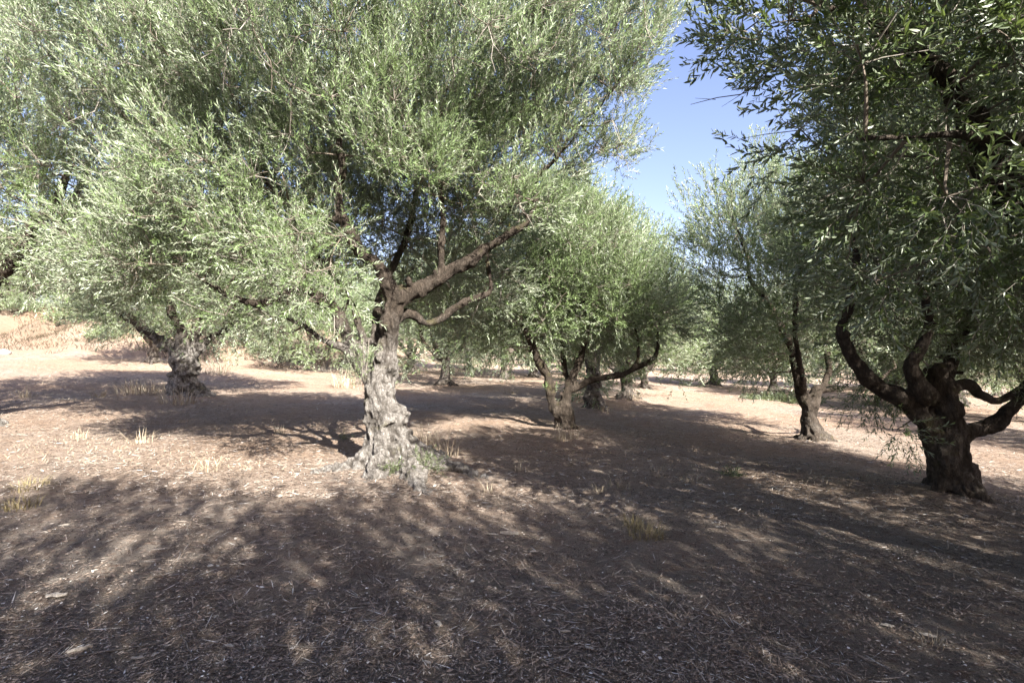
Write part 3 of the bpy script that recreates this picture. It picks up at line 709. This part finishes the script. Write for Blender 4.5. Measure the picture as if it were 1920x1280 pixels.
# ------------------------------------------------------------------ Q: tree just outside the left edge
qx, qy = -8.6, 7.6; qz = gz(qx, qy)
Q_ch = [
    W([(qx, qy, qz - .05, .38), (qx, qy, qz + .4, .28), (qx + .05, qy, qz + .9, .26), (qx + .1, qy, qz + 1.4, .24)]),
    W([(qx + .1, qy, qz + 1.25, .17), (qx + .6, qy, qz + 2.0, .13), (qx + 1.1, qy + .1, qz + 2.5, .11), (qx + 1.6, qy, qz + 3.1, .08), (qx + 2.1, qy, qz + 4.0, .04)]),
    W([(qx, qy, qz + 1.3, .17), (qx - .4, qy, qz + 2.4, .12), (qx - .6, qy, qz + 3.6, .08), (qx - .5, qy, qz + 4.8, .04)]),
    W([(qx, qy, qz + 1.3, .15), (qx - .1, qy + .8, qz + 2.2, .11), (qx + .5, qy + 1.4, qz + 3.2, .07), (qx + 1, qy + 1.6, qz + 4.4, .04)]),
]
Q_lb = [(qx + .3, qy, qz + 4.4, 2.9, 2.6, 1.9), (qx + 2.0, qy + .2, qz + 3.3, 1.5, 1.5, 1.2), (qx + 1.9, qy, qz + 4.8, 1.7, 1.7, 1.5), (qx + 1.5, qy + .3, qz + 2.4, 1.0, 1.0, .5)]
tree_q = make_tree('olive_tree', 'olive tree just beyond the left edge, its foliage filling the upper left corner', (qx, qy, qz), Q_ch, Q_lb, 808, .03,
                   dict(dead=90, clumps=260, sprays=26, leaf=.066, wide=.115, spread=.38), wood=dict(lich_top=2.0))

# ------------------------------------------------------------------ generic grove trees (prototypes placed, then copied)
def generic(label, base, seed, h=5.4, lean=0.0, mat=None, group=None, low=.7, clumps=190, sprays=22):
    r = np.random.default_rng(seed); b = np.array(base, float)
    fh = r.uniform(.8, 1.2)
    tr = W([(b[0] + lean * t, b[1], b[2] - .06 + fh * t, rad) for t, rad in ((0, .25), (.35, .18), (.7, .165), (1.0, .16))])
    ch = [tr]; top = tr[0][-1] - [0, 0, .12]
    for k in range(5):
        a = k * 1.26 + r.uniform(-.45, .45); d = np.array([math.cos(a), math.sin(a), 0]); o = r.uniform(.55, .9)
        pts = [top]; rd = [.13]
        for s, rz, q in ((.5, .35, .10), (1.0, .9, .08), (1.4, 1.7, .06), (1.7, 2.6, .04), (1.8, 3.3, .02)):
            pts.append(top + d * s * o * 1.15 + np.array([0, 0, rz]) + r.normal(0, .09, 3)); rd.append(q)
        ch.append((np.array(pts), np.array(rd)))
    c = b + [0, 0, h * .58]
    lb = [(c[0], c[1], c[2] + .4, 2.3, 2.3, h * .33)]
    for k in range(6):
        a = k * 1.05 + r.uniform(-.3, .3); q = r.uniform(1.2, 1.7)
        lb.append((c[0] + math.cos(a) * q, c[1] + math.sin(a) * q, c[2] + r.uniform(-.9, .7), r.uniform(1.1, 1.5), r.uniform(1.1, 1.5), r.uniform(1.0, 1.4)))
    for k in range(6):
        a = k * 1.05 + r.uniform(-.4, .4); q = r.uniform(1.5, 2.1); lb.append((c[0] + math.cos(a) * q, c[1] + math.sin(a) * q, b[2] + low + r.uniform(.3, .8), .85, .85, .55))
    return make_tree('olive_tree', label, b, ch, lb, seed, .032, dict(clumps=clumps, sprays=sprays, leaf=.095, wide=.14, pairs=8, L=.36, spread=.52, mat=mat), group, dict(lich_top=1.8, strands=5, lich_mul=.45))

GR = 'olive trees standing further back in the grove'
BK = 'olive trees shading the foreground from behind the viewer'
FAR = 'distant olive trees closing off the back of the grove'
g1 = generic('small olive tree forking just above the ground, directly right of the big whitish trunk', gb(835, 19.4), 901, group=GR)
g2 = generic('olive tree with a stout straight trunk under the long low bough of the centre tree', gb(1175, 17.2), 902, h=5.0, group=GR)
g3 = generic('old olive tree with flared roots at the bank foot, behind the antler-limbed tree', gb(288, 22.0), 903, h=5.2, group=GR, low=1.5)
g4 = generic('tall olive tree outside the picture, its crown shading the foreground', (4.0, -3.0, gz(4.0, -3.0)), 904, h=7.4, group='olive trees shading the foreground from behind the viewer', low=2.8, clumps=290, sprays=20)
protos = [g1, g2, g3, g4]
def cp(pk, pxx, Y, rot, s, label, group=GR):
    copy_tree(protos[pk], gb(pxx, Y) - [0, 0, .04], rot, s, label, group)
cp(0, 945, 24.4, 1.1, .95, 'thin-trunked olive tree far back, second trunk right of the big whitish trunk')
cp(2, 1208, 22.0, 2.0, .9, 'leaning olive tree far back, between the straight trunk and the sky gap')
cp(1, 1337, 27.0, .6, 1.12, 'lone dark trunk standing in the gap at the far end of the grove lane')
cp(0, 60, 29.0, 2.4, .85, 'olive tree on top of the bank at the far left edge')
cp(1, 205, 30.0, .4, .8, 'pale-trunked olive tree standing on the bank crest')
cp(2, 395, 33.0, 4.0, .9, 'olive tree on the bank behind the antler-limbed tree')
cp(0, 545, 36.0, 3.1, .95, 'olive tree behind the green bushes at the right end of the bank')
cp(2, 690, 33.0, 5.2, 1.0, 'olive tree straight behind the big whitish trunk, far back')
cp(1, 1650, 18.5, 2.6, 1.0, 'olive tree in the sunlit strip between the two dark right-hand trunks')
cp(0, 1800, 20.0, .9, 1.0, 'olive tree in the sunlit ground straight behind the dark right-hand tree')
cp(2, 1960, 14.5, 3.3, 1.0, 'olive tree at the right edge beyond the bent bough')
cp(0, 1450, 24.0, 4.4, 1.0, 'olive tree far back just right of the lone dark trunk')
cp(1, 1070, 31.0, 3.9, 1.0, 'olive tree far back glimpsed behind the centre tree')
for (a, Y, k, rt, sc_, lb) in ((600, 24.5, 1, 2.2, 1.05, 'olive tree between the pale swollen trunk and the big whitish trunk, far back'), (770, 27.0, 2, .7, 1.1, 'olive tree far back whose crown fills the space right of the big whitish trunk'),
    (470, 28.5, 0, 5.0, 1.0, 'olive tree on the foot of the bank right of the antler-limbed tree'), (300, 31.0, 2, 1.3, .95, 'olive tree on the bank straight above the flared root base'),
    (150, 35.5, 2, 3.5, 1.1, 'olive tree behind the bank crest left of the pale-trunked one'), (10, 35.0, 1, 4.5, 1.1, 'olive tree behind the bank crest at the left edge'),
    (880, 33.0, 0, 2.7, 1.1, 'olive tree far back, between the first two trunks right of the big one'), (1000, 28.0, 2, 2.9, 1.05, 'olive tree far back left of the centre tree'),
    (1560, 27.5, 0, 1.4, 1.05, 'olive tree far back in the view beside the forked dark trunk'), (1720, 27.0, 2, 4.4, 1.05, 'olive tree far back, under the left limb of the dark right-hand tree'), (1870, 27.5, 1, 5.1, 1.1, 'olive tree far back above the bent bough at the right edge')):
    cp(k, a, Y, rt, sc_, lb)
r_ = np.random.default_rng(77)
for k in range(17):
    X = -52 + 7.0 * k + r_.uniform(-1, 1); Y = 44 + r_.uniform(-3, 4)
    copy_tree(protos[k % 3], (X, Y, gz(X, Y) - .05), r_.uniform(0, 6.3), r_.uniform(.95, 1.25), 'distant olive tree in the furthest row of the grove', FAR)
for k in range(15):
    X = -70 + 10.5 * k + r_.uniform(-1.5, 1.5); Y = 60 + r_.uniform(-3, 6)
    copy_tree(protos[(k + 1) % 3], (X, Y, gz(X, Y) - .05), r_.uniform(0, 6.3), r_.uniform(1.2, 1.6), 'distant olive tree in the furthest row of the grove', FAR)
# behind the viewer: they throw the dappled foreground shade
for (X, Y, s, k, rt) in ((-3.5, -3.4, 1.0, 3, 1.7), (.3, -3.3, 1.0, 3, 5.1), (7.4, -2.8, 1.0, 3, 3.0), (10.8, -1.8, 1.0, 3, 2.0), (7.9, 2.3, .8, 3, 4.2), (-9.6, -3.6, 1.0, 3, .9), (.2, -9.5, 1.1, 3, 2.0), (6.8, -9.3, 1.1, 3, 5.0), (13.2, 9.0, 1.05, 1, 1.2), (16, 1, 1.1, 2, .2), (-6.5, -9.4, 1.1, 3, 4)):
    copy_tree(protos[k], (X, Y, gz(X, Y) - .05), rt, s, 'olive tree outside the picture whose crown shades the ground', BK)

# ------------------------------------------------------------------ grass tufts
def tuft_mesh(r, n, h, spread, droop=.35, w=.0035):
    n = int(n * 1.7); spread = spread * 1.35
    ang = r.uniform(0, 2 * math.pi, n); rad = spread * np.sqrt(r.uniform(0, 1, n))
    base = np.stack([np.cos(ang) * rad, np.sin(ang) * rad, np.zeros(n) - .01], 1)
    hh = h * r.uniform(.2, 1.05, n); out = unit(np.stack([np.cos(ang), np.sin(ang), np.zeros(n)], 1) + r.normal(0, .6, (n, 3)) * [1, 1, 0])
    lean = r.uniform(.05, droop, n)[:, None]; side = unit(np.cross(out, [0, 0, 1.0]))
    V = []
    for k, (t, ww) in enumerate(((0, 1), (.4, .8), (.75, .5), (1, .12))):
        c = base + np.array([0, 0, 1.0]) * (hh * t)[:, None] * (1 - .25 * lean * t) + out * hh[:, None] * lean * t ** 2 * 1.6
        V += [c - side * w * ww, c + side * w * ww]
    V = np.stack(V, 1).reshape(-1, 3); o = np.arange(n)[:, None] * 8
    Q = np.concatenate([o + np.array([[2 * k, 2 * k + 1, 2 * k + 3, 2 * k + 2]]) for k in range(3)])
    return V, Q, np.repeat(r.uniform(0, 1, n), 8)
def tuft(name, x, y, n, h, spread, label, group, seed, mat=None, w=.0035, cat='grass tuft', droop=.85):
    V, Q, t = tuft_mesh(np.random.default_rng(seed), n, h, spread, droop, w)
    V[:, 2] += gh(V[:, 0] + x, V[:, 1] + y, False) - gz(x, y)
    o = obj(name, mesh_np(name, V, [Q], (mat or M_STRAW,), None, {'tint': t}), None, (x, y, gz(x, y)))
    return tag(o, label, cat, group)
def gpx(u, v):
    """ground point seen at picture (u, v)"""
    a, b = 1.2, 40.0
    for _ in range(40):
        Y = (a + b) / 2; X = (u - 960) / 960 * Y
        if HOR + (CAM_H - gz(X, Y)) * 960 / Y > v: a = Y
        else: b = Y
    return (u - 960) / 960 * Y, Y
TG = 'tufts of dry straw-coloured grass scattered over the grove floor'
TUFTS = [
    (800, 845, 90, .50, .13, 'tall dry grass stalks growing against the right side of the big whitish trunk'),
    (836, 855, 34, .55, .14, 'sparse long grass stems fanning out right of the big whitish trunk'),
    (645, 728, 90, .75, .30, 'tallest clump of dry grass, behind the left side of the big whitish trunk'),
    (262, 738, 110, .45, .45, 'wide dry grass clump at the left foot of the pale swollen trunk'),
    (340, 755, 70, .40, .32, 'dry grass clump in front of the pale swollen trunk'),
    (410, 700, 90, .60, .40, 'brown grass clump beside the right of the pale swollen trunk'),
    (262, 832, 40, .24, .12, 'small pale grass tuft in the sunlit patch left of the big trunk'),
    (390, 880, 34, .20, .12, 'short pale grass tuft at the lower rim of the left sunlit patch'),
    (145, 822, 26, .20, .10, 'small grass tuft low in the left sunlit patch near the left edge'),
    (45, 745, 22, .30, .08, 'lone grass tuft near the left edge at the rim of the shadow band'),
    (185, 745, 26, .28, .10, 'grass tuft midway between the left edge and the pale swollen trunk'),
    (523, 813, 20, .18, .06, 'thin grass tuft in the shadow just left of the big trunk'),
    (1068, 822, 40, .30, .14, 'grass tuft leaning at the foot of the centre tree'),
    (1048, 826, 22, .36, .08, 'stiff grass blades left of the centre tree foot'),
    (976, 882, 20, .16, .06, 'small grass tuft on the shaded ground right of the big trunk'),
    (915, 922, 18, .14, .05, 'tiny grass tuft right of the green weeds'),
    (1160, 912, 30, .17, .12, 'brown grass tuft in the shade in front of the centre tree'),
    (1125, 922, 22, .13, .06, 'small brown grass tuft in the shade, lower of two in front of the centre tree'),
    (1240, 890, 36, .14, .16, 'flat grass patch in shade right of the brown tufts'),
    (1298, 905, 30, .15, .10, 'grass tuft in shade furthest right of the middle ground'),
    (1212, 1006, 130, .15, .11, 'dense olive-brown grass tuft in the right middle foreground'),
    (1190, 985, 50, .11, .07, 'small tuft touching the dense olive-brown tuft'),
    (34, 950, 60, .14, .12, 'dull grass tuft in the shade at the left edge of the foreground'),
    (60, 915, 80, .12, .12, 'matted dark grass patch near the left edge above the foreground'),
    (1130, 770, 40, .30, .20, 'grass around the foot of the thick upright trunk'),
    (1185, 748, 40, .35, .22, 'grass at the foot of the straight trunk under the low bough'),
    (960, 738, 30, .25, .20, 'grass tuft on the sunlit strip in the centre distance'),
    (1745, 1205, 16, .10, .05, 'few curled pale grass blades low in the right foreground'),
]
for i, (u, v, n, h, sp, lb) in enumerate(TUFTS):
    x, y = gpx(u, v)
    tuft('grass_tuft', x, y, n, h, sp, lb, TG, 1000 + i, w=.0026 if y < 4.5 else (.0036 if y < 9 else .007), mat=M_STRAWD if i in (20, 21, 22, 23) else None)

# bank grass and ground-cover straw: uncountable
def scatter_grass(name, n, region, hmin, hmax, w, seed, label, mat=None):
    r = np.random.default_rng(seed); X, Y = region(r, n); n = len(X)
    Z = gh(X, Y, False); a = r.uniform(0, 6.283, n); h = r.uniform(hmin, hmax, n); ln = r.uniform(.2, .8, n)
    d = np.stack([np.cos(a), np.sin(a), np.zeros(n)], 1); s = np.stack([-np.sin(a), np.cos(a), np.zeros(n)], 1)
    b = np.stack([X, Y, Z - .01], 1)
    V = np.stack([b - s * w, b + s * w, b + [0, 0, 1] * (h * .6)[:, None] + d * (h * ln * .4)[:, None] + s * w * .6, b + [0, 0, 1] * h[:, None] * .9 + d * (h * ln)[:, None]], 1).reshape(-1, 3)
    Q = np.arange(n)[:, None] * 4 + np.array([[0, 1, 2, 3]])
    o = obj(name, mesh_np(name, V, [Q], (mat or M_STRAW,), None, {'tint': np.repeat(r.uniform(0, 1, n), 4)}))
    tag(o, label, 'grass', None, 'stuff')
def bank_region(r, n):
    X = r.uniform(-45, -7, n); t = 10 - 10.5 * r.uniform(0, 1, n) ** 1.5; Y = 23.5 + .16 * (X + 26) + t
    m = noise2(X, Y, .45, 31) + .5 * noise2(X, Y, 1.6, 32) > .35 - .09 * t
    return X[m], Y[m]
scatter_grass('bank_grass', 60000, bank_region, .05, .24, .006, 41, 'dry straw-coloured grass covering the earth bank at left', M_BANKG)
def field_region(r, n):
    Y = 6 + 30 * r.uniform(0, 1, n) ** 1.3; X = r.uniform(-1.1, 1.1, n) * Y
    m = noise2(X, Y, .5, 33) + .4 * noise2(X, Y, 2.0, 34) > .12
    return X[m], Y[m]
scatter_grass('short_grass', 22000, field_region, .02, .07, .0022, 42, 'short dry grass stubble over the sunlit grove floor')

# ------------------------------------------------------------------ leaf and twig litter (uncountable)
def litter(name, n, seed, lmin, lmax, wr, near, far, powr, mat, label, cat, tpow=1.0, curl=.25):
    r = np.random.default_rng(seed)
    Y = near + (far - near) * r.uniform(0, 1, n) ** powr; X = r.uniform(-1.08, 1.08, n) * np.maximum(Y, 1.6)
    dens = .9 * noise2(X, Y, .8, seed) + .9 * noise2(X, Y, 2.6, seed + 1) + .6 * noise2(X, Y, 7, seed + 2)
    m = dens > r.uniform(-1.0, .55, n); X = X[m]; Y = Y[m]; n = len(X)
    Z = gh(X, Y) + .004 + .006 * r.uniform(0, 1, n)
    l = r.uniform(lmin, lmax, n) * (r.uniform(.6, 1.3, n)); a = r.uniform(0, 6.283, n); tilt = r.normal(0, .16, n)
    d = np.stack([np.cos(a) * np.cos(tilt), np.sin(a) * np.cos(tilt), np.sin(tilt)], 1)
    s = np.stack([-np.sin(a), np.cos(a), r.normal(0, .3, n)], 1); s = unit(s)
    w = (l * wr * r.uniform(.6, 1.3, n))[:, None]; c = np.stack([X, Y, Z], 1); L2 = (l / 2)[:, None]
    up = np.array([0, 0, 1.0]); cu = (l * curl * r.uniform(-.2, 1, n))[:, None] * .35
    V = np.stack([c - d * L2 + up * cu, c + s * w, c + d * L2 + up * cu, c - s * w], 1).reshape(-1, 3)
    Q = np.arange(n)[:, None] * 4 + np.array([[0, 1, 2, 3]])
    o = obj(name, mesh_np(name, V, [Q], (mat,), None, {'tint': np.repeat(r.uniform(0, 1, n) ** tpow, 4)}))
    tag(o, label, cat, None, 'stuff')
litter('leaf_litter', 260000, 51, .014, .036, .13, 1.3, 11, 1.7, M_LITTER, 'fallen olive leaves strewn over the foreground earth', 'leaf litter', 1.3)
litter('twig_litter', 110000, 52, .05, .15, .016, 1.3, 10, 1.8, M_LITTER, 'thin dry twigs and straw strewn over the foreground earth', 'twig litter', 1.1, .05)
litter('straw_litter', 150000, 54, .05, .11, .05, 5, 26, 1.5, M_LITTER, 'dry straw and leaf litter strewn over the middle ground', 'leaf litter', .9, .1)
litter('crumb_litter', 60000, 53, .008, .02, .4, 1.3, 6, 1.7, M_LITTER, 'crumbs of bark and soil over the foreground earth', 'ground litter', 1.5)

# ------------------------------------------------------------------ fallen sticks, wood chips, stones
def stick(u, v, length, ang, rad, label, seed, mat=None):
    r = np.random.default_rng(seed); x, y = gpx(u, v); n = 9
    t = np.linspace(-.5, .5, n) * length; a = R(ang)
    w = r.normal(0, 1, n).cumsum(); w = (w - np.linspace(w[0], w[-1], n)) * length * .012
    X = x + t * math.cos(a) - w * math.sin(a); Y = y + t * math.sin(a) + w * math.cos(a)
    P = np.stack([X, Y, gh(X, Y) + rad * .8], 1); P[:, 2] = P[:, 2] * .4 + P[:, 2].mean() * .6 + .004
    org = np.array([x, y, gz(x, y)])
    rr = rad * np.linspace(1, .55, n) * r.uniform(.85, 1.15, n)
    V, Q, T = tube(P - org, rr, 7, True)
    Vs = [V]; Qs = [Q]; Ts = [T]; off = len(V)
    for k in (3, 5):
        if length > .18:
            sd = 1 if k == 3 else -1; b = P[k] - org; e = b + np.array([math.cos(a + sd * .8), math.sin(a + sd * .8), .12]) * length * .2
            V2, Q2, T2 = tube(np.array([b, (b + e) / 2 + r.normal(0, .004, 3), e]), [rad * .5, rad * .38, rad * .22], 5, True, off); off += len(V2)
            Vs.append(V2); Qs.append(Q2); Ts.append(T2)
    o = obj('fallen_stick', mesh_np('fallen_stick', np.concatenate(Vs), [np.concatenate(Qs), np.concatenate(Ts)], (mat or M_STICK,), smooth=True), None, org)
    tag(o, label, 'stick', 'sticks lying on the foreground earth')
ST = [(778, 1122, .15, -38, .009, 'short thick dark stick lying slanted near the bottom centre'), (590, 1212, .42, -4, .006, 'long dark stick lying level near the bottom, left of centre'),
      (545, 1190, .40, 38, .004, 'thin curved stick slanting up above the long level stick'), (350, 1210, .22, -45, .006, 'dark stick pointing down right in the bottom left litter'),
      (230, 1222, .36, 22, .005, 'thin reddish stick rising right in the bottom left'), (1040, 1178, .14, 30, .005, 'grey lichened stick in the bottom centre right'),
      (1500, 1095, .42, -18, .006, 'dark stick in the right foreground shade'), (1450, 1112, .2, -30, .006, 'short dark stick just below the right foreground stick'),
      (880, 1125, .3, 18, .0035, 'thin pale twig lying right of the short thick stick'), (70, 1165, .35, 12, .004, 'long thin twig near the left edge of the foreground'),
      (183, 1005, .16, -50, .006, 'small dark stick in the left foreground shade'), (402, 978, .2, 24, .008, 'dark forked stick between the left sun flecks'),
      (560, 1008, .3, 6, .005, 'dark twig lying level at the left of the middle foreground'), (776, 982, .2, -6, .006, 'dark stick on the rim of the shade below the green weeds'),
      (1095, 965, .6, 8, .003, 'long thin pale wand in the middle of the shaded ground'), (40, 1184, .25, 3, .006, 'dark stick by the left edge close to the bottom'),
      (690, 1135, .6, 10, .003, 'long pale straw-thin twig left of the short thick stick'), (1005, 1010, .14, -50, .004, 'tiny dark twig right of the sun flecks in mid foreground'),
      (1130, 1100, .3, 28, .003, 'thin twig slanting up in the right centre foreground'), (975, 1125, .35, -14, .003, 'thin pale twig in the middle crossing the litter')]
for i, s in enumerate(ST): stick(*s, 1200 + i)

def chip(u, v, l, w, ang, label, seed, name='wood_chip', cat='wood chip', mat=None, group='pale wood chips lying in the litter'):
    r = np.random.default_rng(seed); x, y = gpx(u, v); a = R(ang); n = 7
    th = l * .13
    tt = np.linspace(-1, 1, n); wd = w * np.sqrt(np.clip(1 - tt ** 2 * .85, .08, 1)) * r.uniform(.7, 1.2, n)
    V = []
    for k in range(n):
        off = r.normal(0, w * .12)
        for sx, sz in ((-1, .1), (-.6, 1), (.6, 1), (1, .1), (.5, -.6), (-.5, -.6)):
            lx = tt[k] * l / 2; ly = sx * wd[k] / 2 + off; lz = sz * th * (1 - abs(tt[k]) * .4) + r.normal(0, th * .08)
            V.append((lx * math.cos(a) - ly * math.sin(a), lx * math.sin(a) + ly * math.cos(a), lz + .010 + th * .4))
    V = np.array(V); Q = []
    for k in range(n - 1):
        for j in range(6): Q.append((k * 6 + j, k * 6 + (j + 1) % 6, k * 6 + 6 + (j + 1) % 6, k * 6 + 6 + j))
    e = (n - 1) * 6
    Q += [(0, 5, 4, 3), (0, 3, 2, 1), (e, e + 1, e + 2, e + 3), (e, e + 3, e + 4, e + 5)]
    o = obj(name, mesh_np(name, V, [np.array(Q)], (mat or M_CHIP,)), None, (x, y, float(gh(np.array([x]), np.array([y]))[0])))
    tag(o, label, cat, group)
CH = [(822, 1170, .065, .028, -50, 'whitish wood chip just below the short thick dark stick'), (524, 930, .06, .05, -40, 'squarish pale chip in the sunlit fleck left of the big tree foot'),
      (105, 1126, .11, .04, 8, 'large pale bark flake in the left foreground'), (290, 1235, .035, .02, 70, 'upright pale flake in the bottom left litter'),
      (258, 1238, .06, .015, 2, 'narrow pale flake lying level in the bottom left litter'), (430, 1210, .055, .022, -8, 'pale flake at the bottom left of centre'),
      (1060, 1188, .06, .012, -5, 'narrow pale chip in the bottom right of centre'), (1105, 1217, .05, .018, -25, 'pale chip lower right of the narrow one'),
      (1665, 1172, .07, .03, -20, 'pale curled flake in the right foreground litter'), (1740, 1192, .08, .03, -30, 'long pale flake further right in the foreground litter'),
      (150, 1226, .10, .022, 35, 'pale splinter slanting near the bottom left corner'), (800, 1240, .05, .016, -20, 'pale chip at the bottom edge left of centre'),
      (955, 1005, .16, .012, -8, 'thin whitish splinter lying in the middle shade'), (925, 1005, .09, .012, -10, 'short whitish splinter touching the first in the middle shade'),
      (1000, 1040, .05, .02, 10, 'small pale chip in the middle foreground'), (120, 985, .07, .02, 20, 'pale splinter in the left mid foreground')]
for i, c in enumerate(CH): chip(*c, 1300 + i)
def stone(u, v, s, label, seed, mat=None):
    r = np.random.default_rng(seed); x, y = gpx(u, v)
    V = []; Q = []; nu, nv = 9, 6; sx = s * r.uniform(.9, 1.4); sy = s * r.uniform(.8, 1.1); sz = s * r.uniform(.5, .8)
    for j in range(nv + 1):
        ph = math.pi * j / nv
        for i in range(nu):
            th = 2 * math.pi * i / nu; V.append((sx * math.sin(ph) * math.cos(th), sy * math.sin(ph) * math.sin(th), sz * math.cos(ph)))
    V = np.array(V); V *= (1 + .22 * noise3(V / s * 1.1 + seed, 3))[:, None]; V[:, 2] += sz * .35
    for j in range(nv):
        for i in range(nu): Q.append((j * nu + i, (j + 1) * nu + i, (j + 1) * nu + (i + 1) % nu, j * nu + (i + 1) % nu))
    o = obj('stone', mesh_np('stone', V, [np.array(Q)], (mat or M_STONE,), smooth=True), None, (x, y, float(gh(np.array([x]), np.array([y]))[0])))
    tag(o, label, 'stone', 'small pale stones on the grove floor')
SN = [(1372, 1189, .011, 'tiny bright white pebble alone in the right foreground'), (395, 1062, .016, 'pale pebble beside the round sun fleck at left'), (408, 1061, .012, 'pebble touching the pale pebble beside the left sun fleck'),
      (513, 1149, .013, 'small grey pebble in the left foreground litter'), (1030, 1165, .012, 'grey pebble left of the lichened stick'), (847, 1101, .013, 'brownish pebble in the centre foreground'),
      (312, 912, .014, 'pale pebble on the rim of the left shade'), (412, 930, .014, 'pebble in the shade below the left sunlit patch'), (885, 1090, .014, 'pinkish pebble near the thin pale twig'), (442, 1010, .013, 'pale pebble between the left sun flecks and the centre'),
      (1000, 1094, .012, 'light pebble right of centre in the foreground'), (6, 664, .22, 'large pale rock at the left edge at the foot of the bank')]
for i, s in enumerate(SN): stone(*s, 1400 + i)

# ------------------------------------------------------------------ green plants
def bush(name, x, y, h, w, n, label, cat, seed, mat=None, leaf=.03, group=None, L=.14, z0=0.0, wide=.2, pairs=7):
    r = np.random.default_rng(seed); C = Crown(); b = np.array([x, y, gz(x, y)])
    a = r.uniform(0, 6.283, n); q = np.sqrt(r.uniform(0, 1, n)) * w; hh = h * r.uniform(.05, 1, n) * (1 - .5 * (q / w) ** 2)
    pos = np.stack([np.cos(a) * q, np.sin(a) * q, hh + z0], 1)
    d = unit(np.stack([np.cos(a) * q / w, np.sin(a) * q / w, np.full(n, .9)], 1) + r.normal(0, .4, (n, 3)))
    C.sprays(pos - d * L * .5, d, r, L, pairs, leaf, wide, False, tint0=r.uniform(0, .8, n))
    for i in range(0, n, 4): C.line(np.array([[pos[i, 0] * .2, pos[i, 1] * .2, -.02], pos[i] * [.6, .6, .5], pos[i]]), [.004, .003, .002], 3, 1)
    o = obj(name, C.mesh(name, mat or M_WEED), None, b)
    tag(o, label, cat, group); return o
x, y = gpx(790, 885); bush('green_weed', x, y + .02, .26, .24, 85, 'green weedy shoots growing at the front right foot of the big whitish trunk', 'weed', 1501)
x, y = gpx(735, 880); bush('green_weed', x, y - .12, .15, .13, 45, 'small green shoots against the front foot of the big whitish trunk', 'weed', 1502)
x, y = gpx(645, 825); bush('green_weed', x, y, .12, .05, 10, 'tiny sprig left of the big whitish trunk foot', 'weed', 1503)
x, y = gpx(1372, 890); bush('green_weed', x, y, .06, .12, 40, 'small bright green weed patch in the shaded ground right of centre', 'weed', 1504)
for i, (u, Y, h, w, lb) in enumerate([(1465, 19.0, .12, 1.3, 'low green weeds spreading behind the fork-trunked tree'), (560, 27.5, .9, 1.3, 'light green bush at the right end of the bank'), (500, 27.8, .8, 1.0, 'dull green bush on the bank left of the light green one'),
                                      (240, 28.8, 1.0, 1.1, 'grey-green shrub on the bank beside the pale-trunked tree'), (130, 28.5, 1.1, 1.2, 'dark green shrub on the bank near the left edge'), (40, 28.6, .8, 1.2, 'low grey-green shrub on the bank at the left edge'),
                                      (310, 29.0, .9, 1.1, 'shrub on the bank just left of the antler-limbed tree'), (200, 27.6, .7, .9, 'pale dusty shrub low on the bank in front of the pale-trunked tree'), (1310, 40, 1.6, 2.5, 'hazy green bush at the far end of the lane')]):
    x = (u - 960) / 960 * Y; bush('green_bush', x, Y, h, w, 260, lb, 'bush', 1520 + i, leaf=.09, L=.3, mat=M_LEAF if i in (2, 3, 4, 5, 6, 7) else M_WEED)

# shoots springing from the old trunks
def sucker(u, v, Y, n, h, w, label, seed):
    r = np.random.default_rng(seed); C = Crown(); b = px(u, v, Y)
    pos = np.stack([r.normal(0, w, n), r.normal(0, w * .5, n), r.uniform(0, h, n)], 1)
    d = unit(np.stack([r.normal(0, .5, n), r.normal(-.2, .5, n), np.full(n, 1.0)], 1))
    C.sprays(pos, d, r, .16, 7, .035, .14, False, tint0=r.uniform(.4, .9, n))
    for k in range(max(2, n // 8)):
        q = r.normal(0, w, 2); C.line(np.array([[q[0] * .2, .05, -.05], [q[0], q[1] * .5, h * .5], [q[0] * 1.3, q[1] * .6, h + .1]]), [.005, .0035, .002], 4, 1)
    o = obj('leafy_shoot', C.mesh('leafy_shoot', M_LEAF), tree_a, b - np.array(tree_a.location))
    return o
sucker(672, 730, 5.98, 22, .42, .03, '', 1601); sucker(682, 690, 6.0, 26, .25, .06, '', 1602)
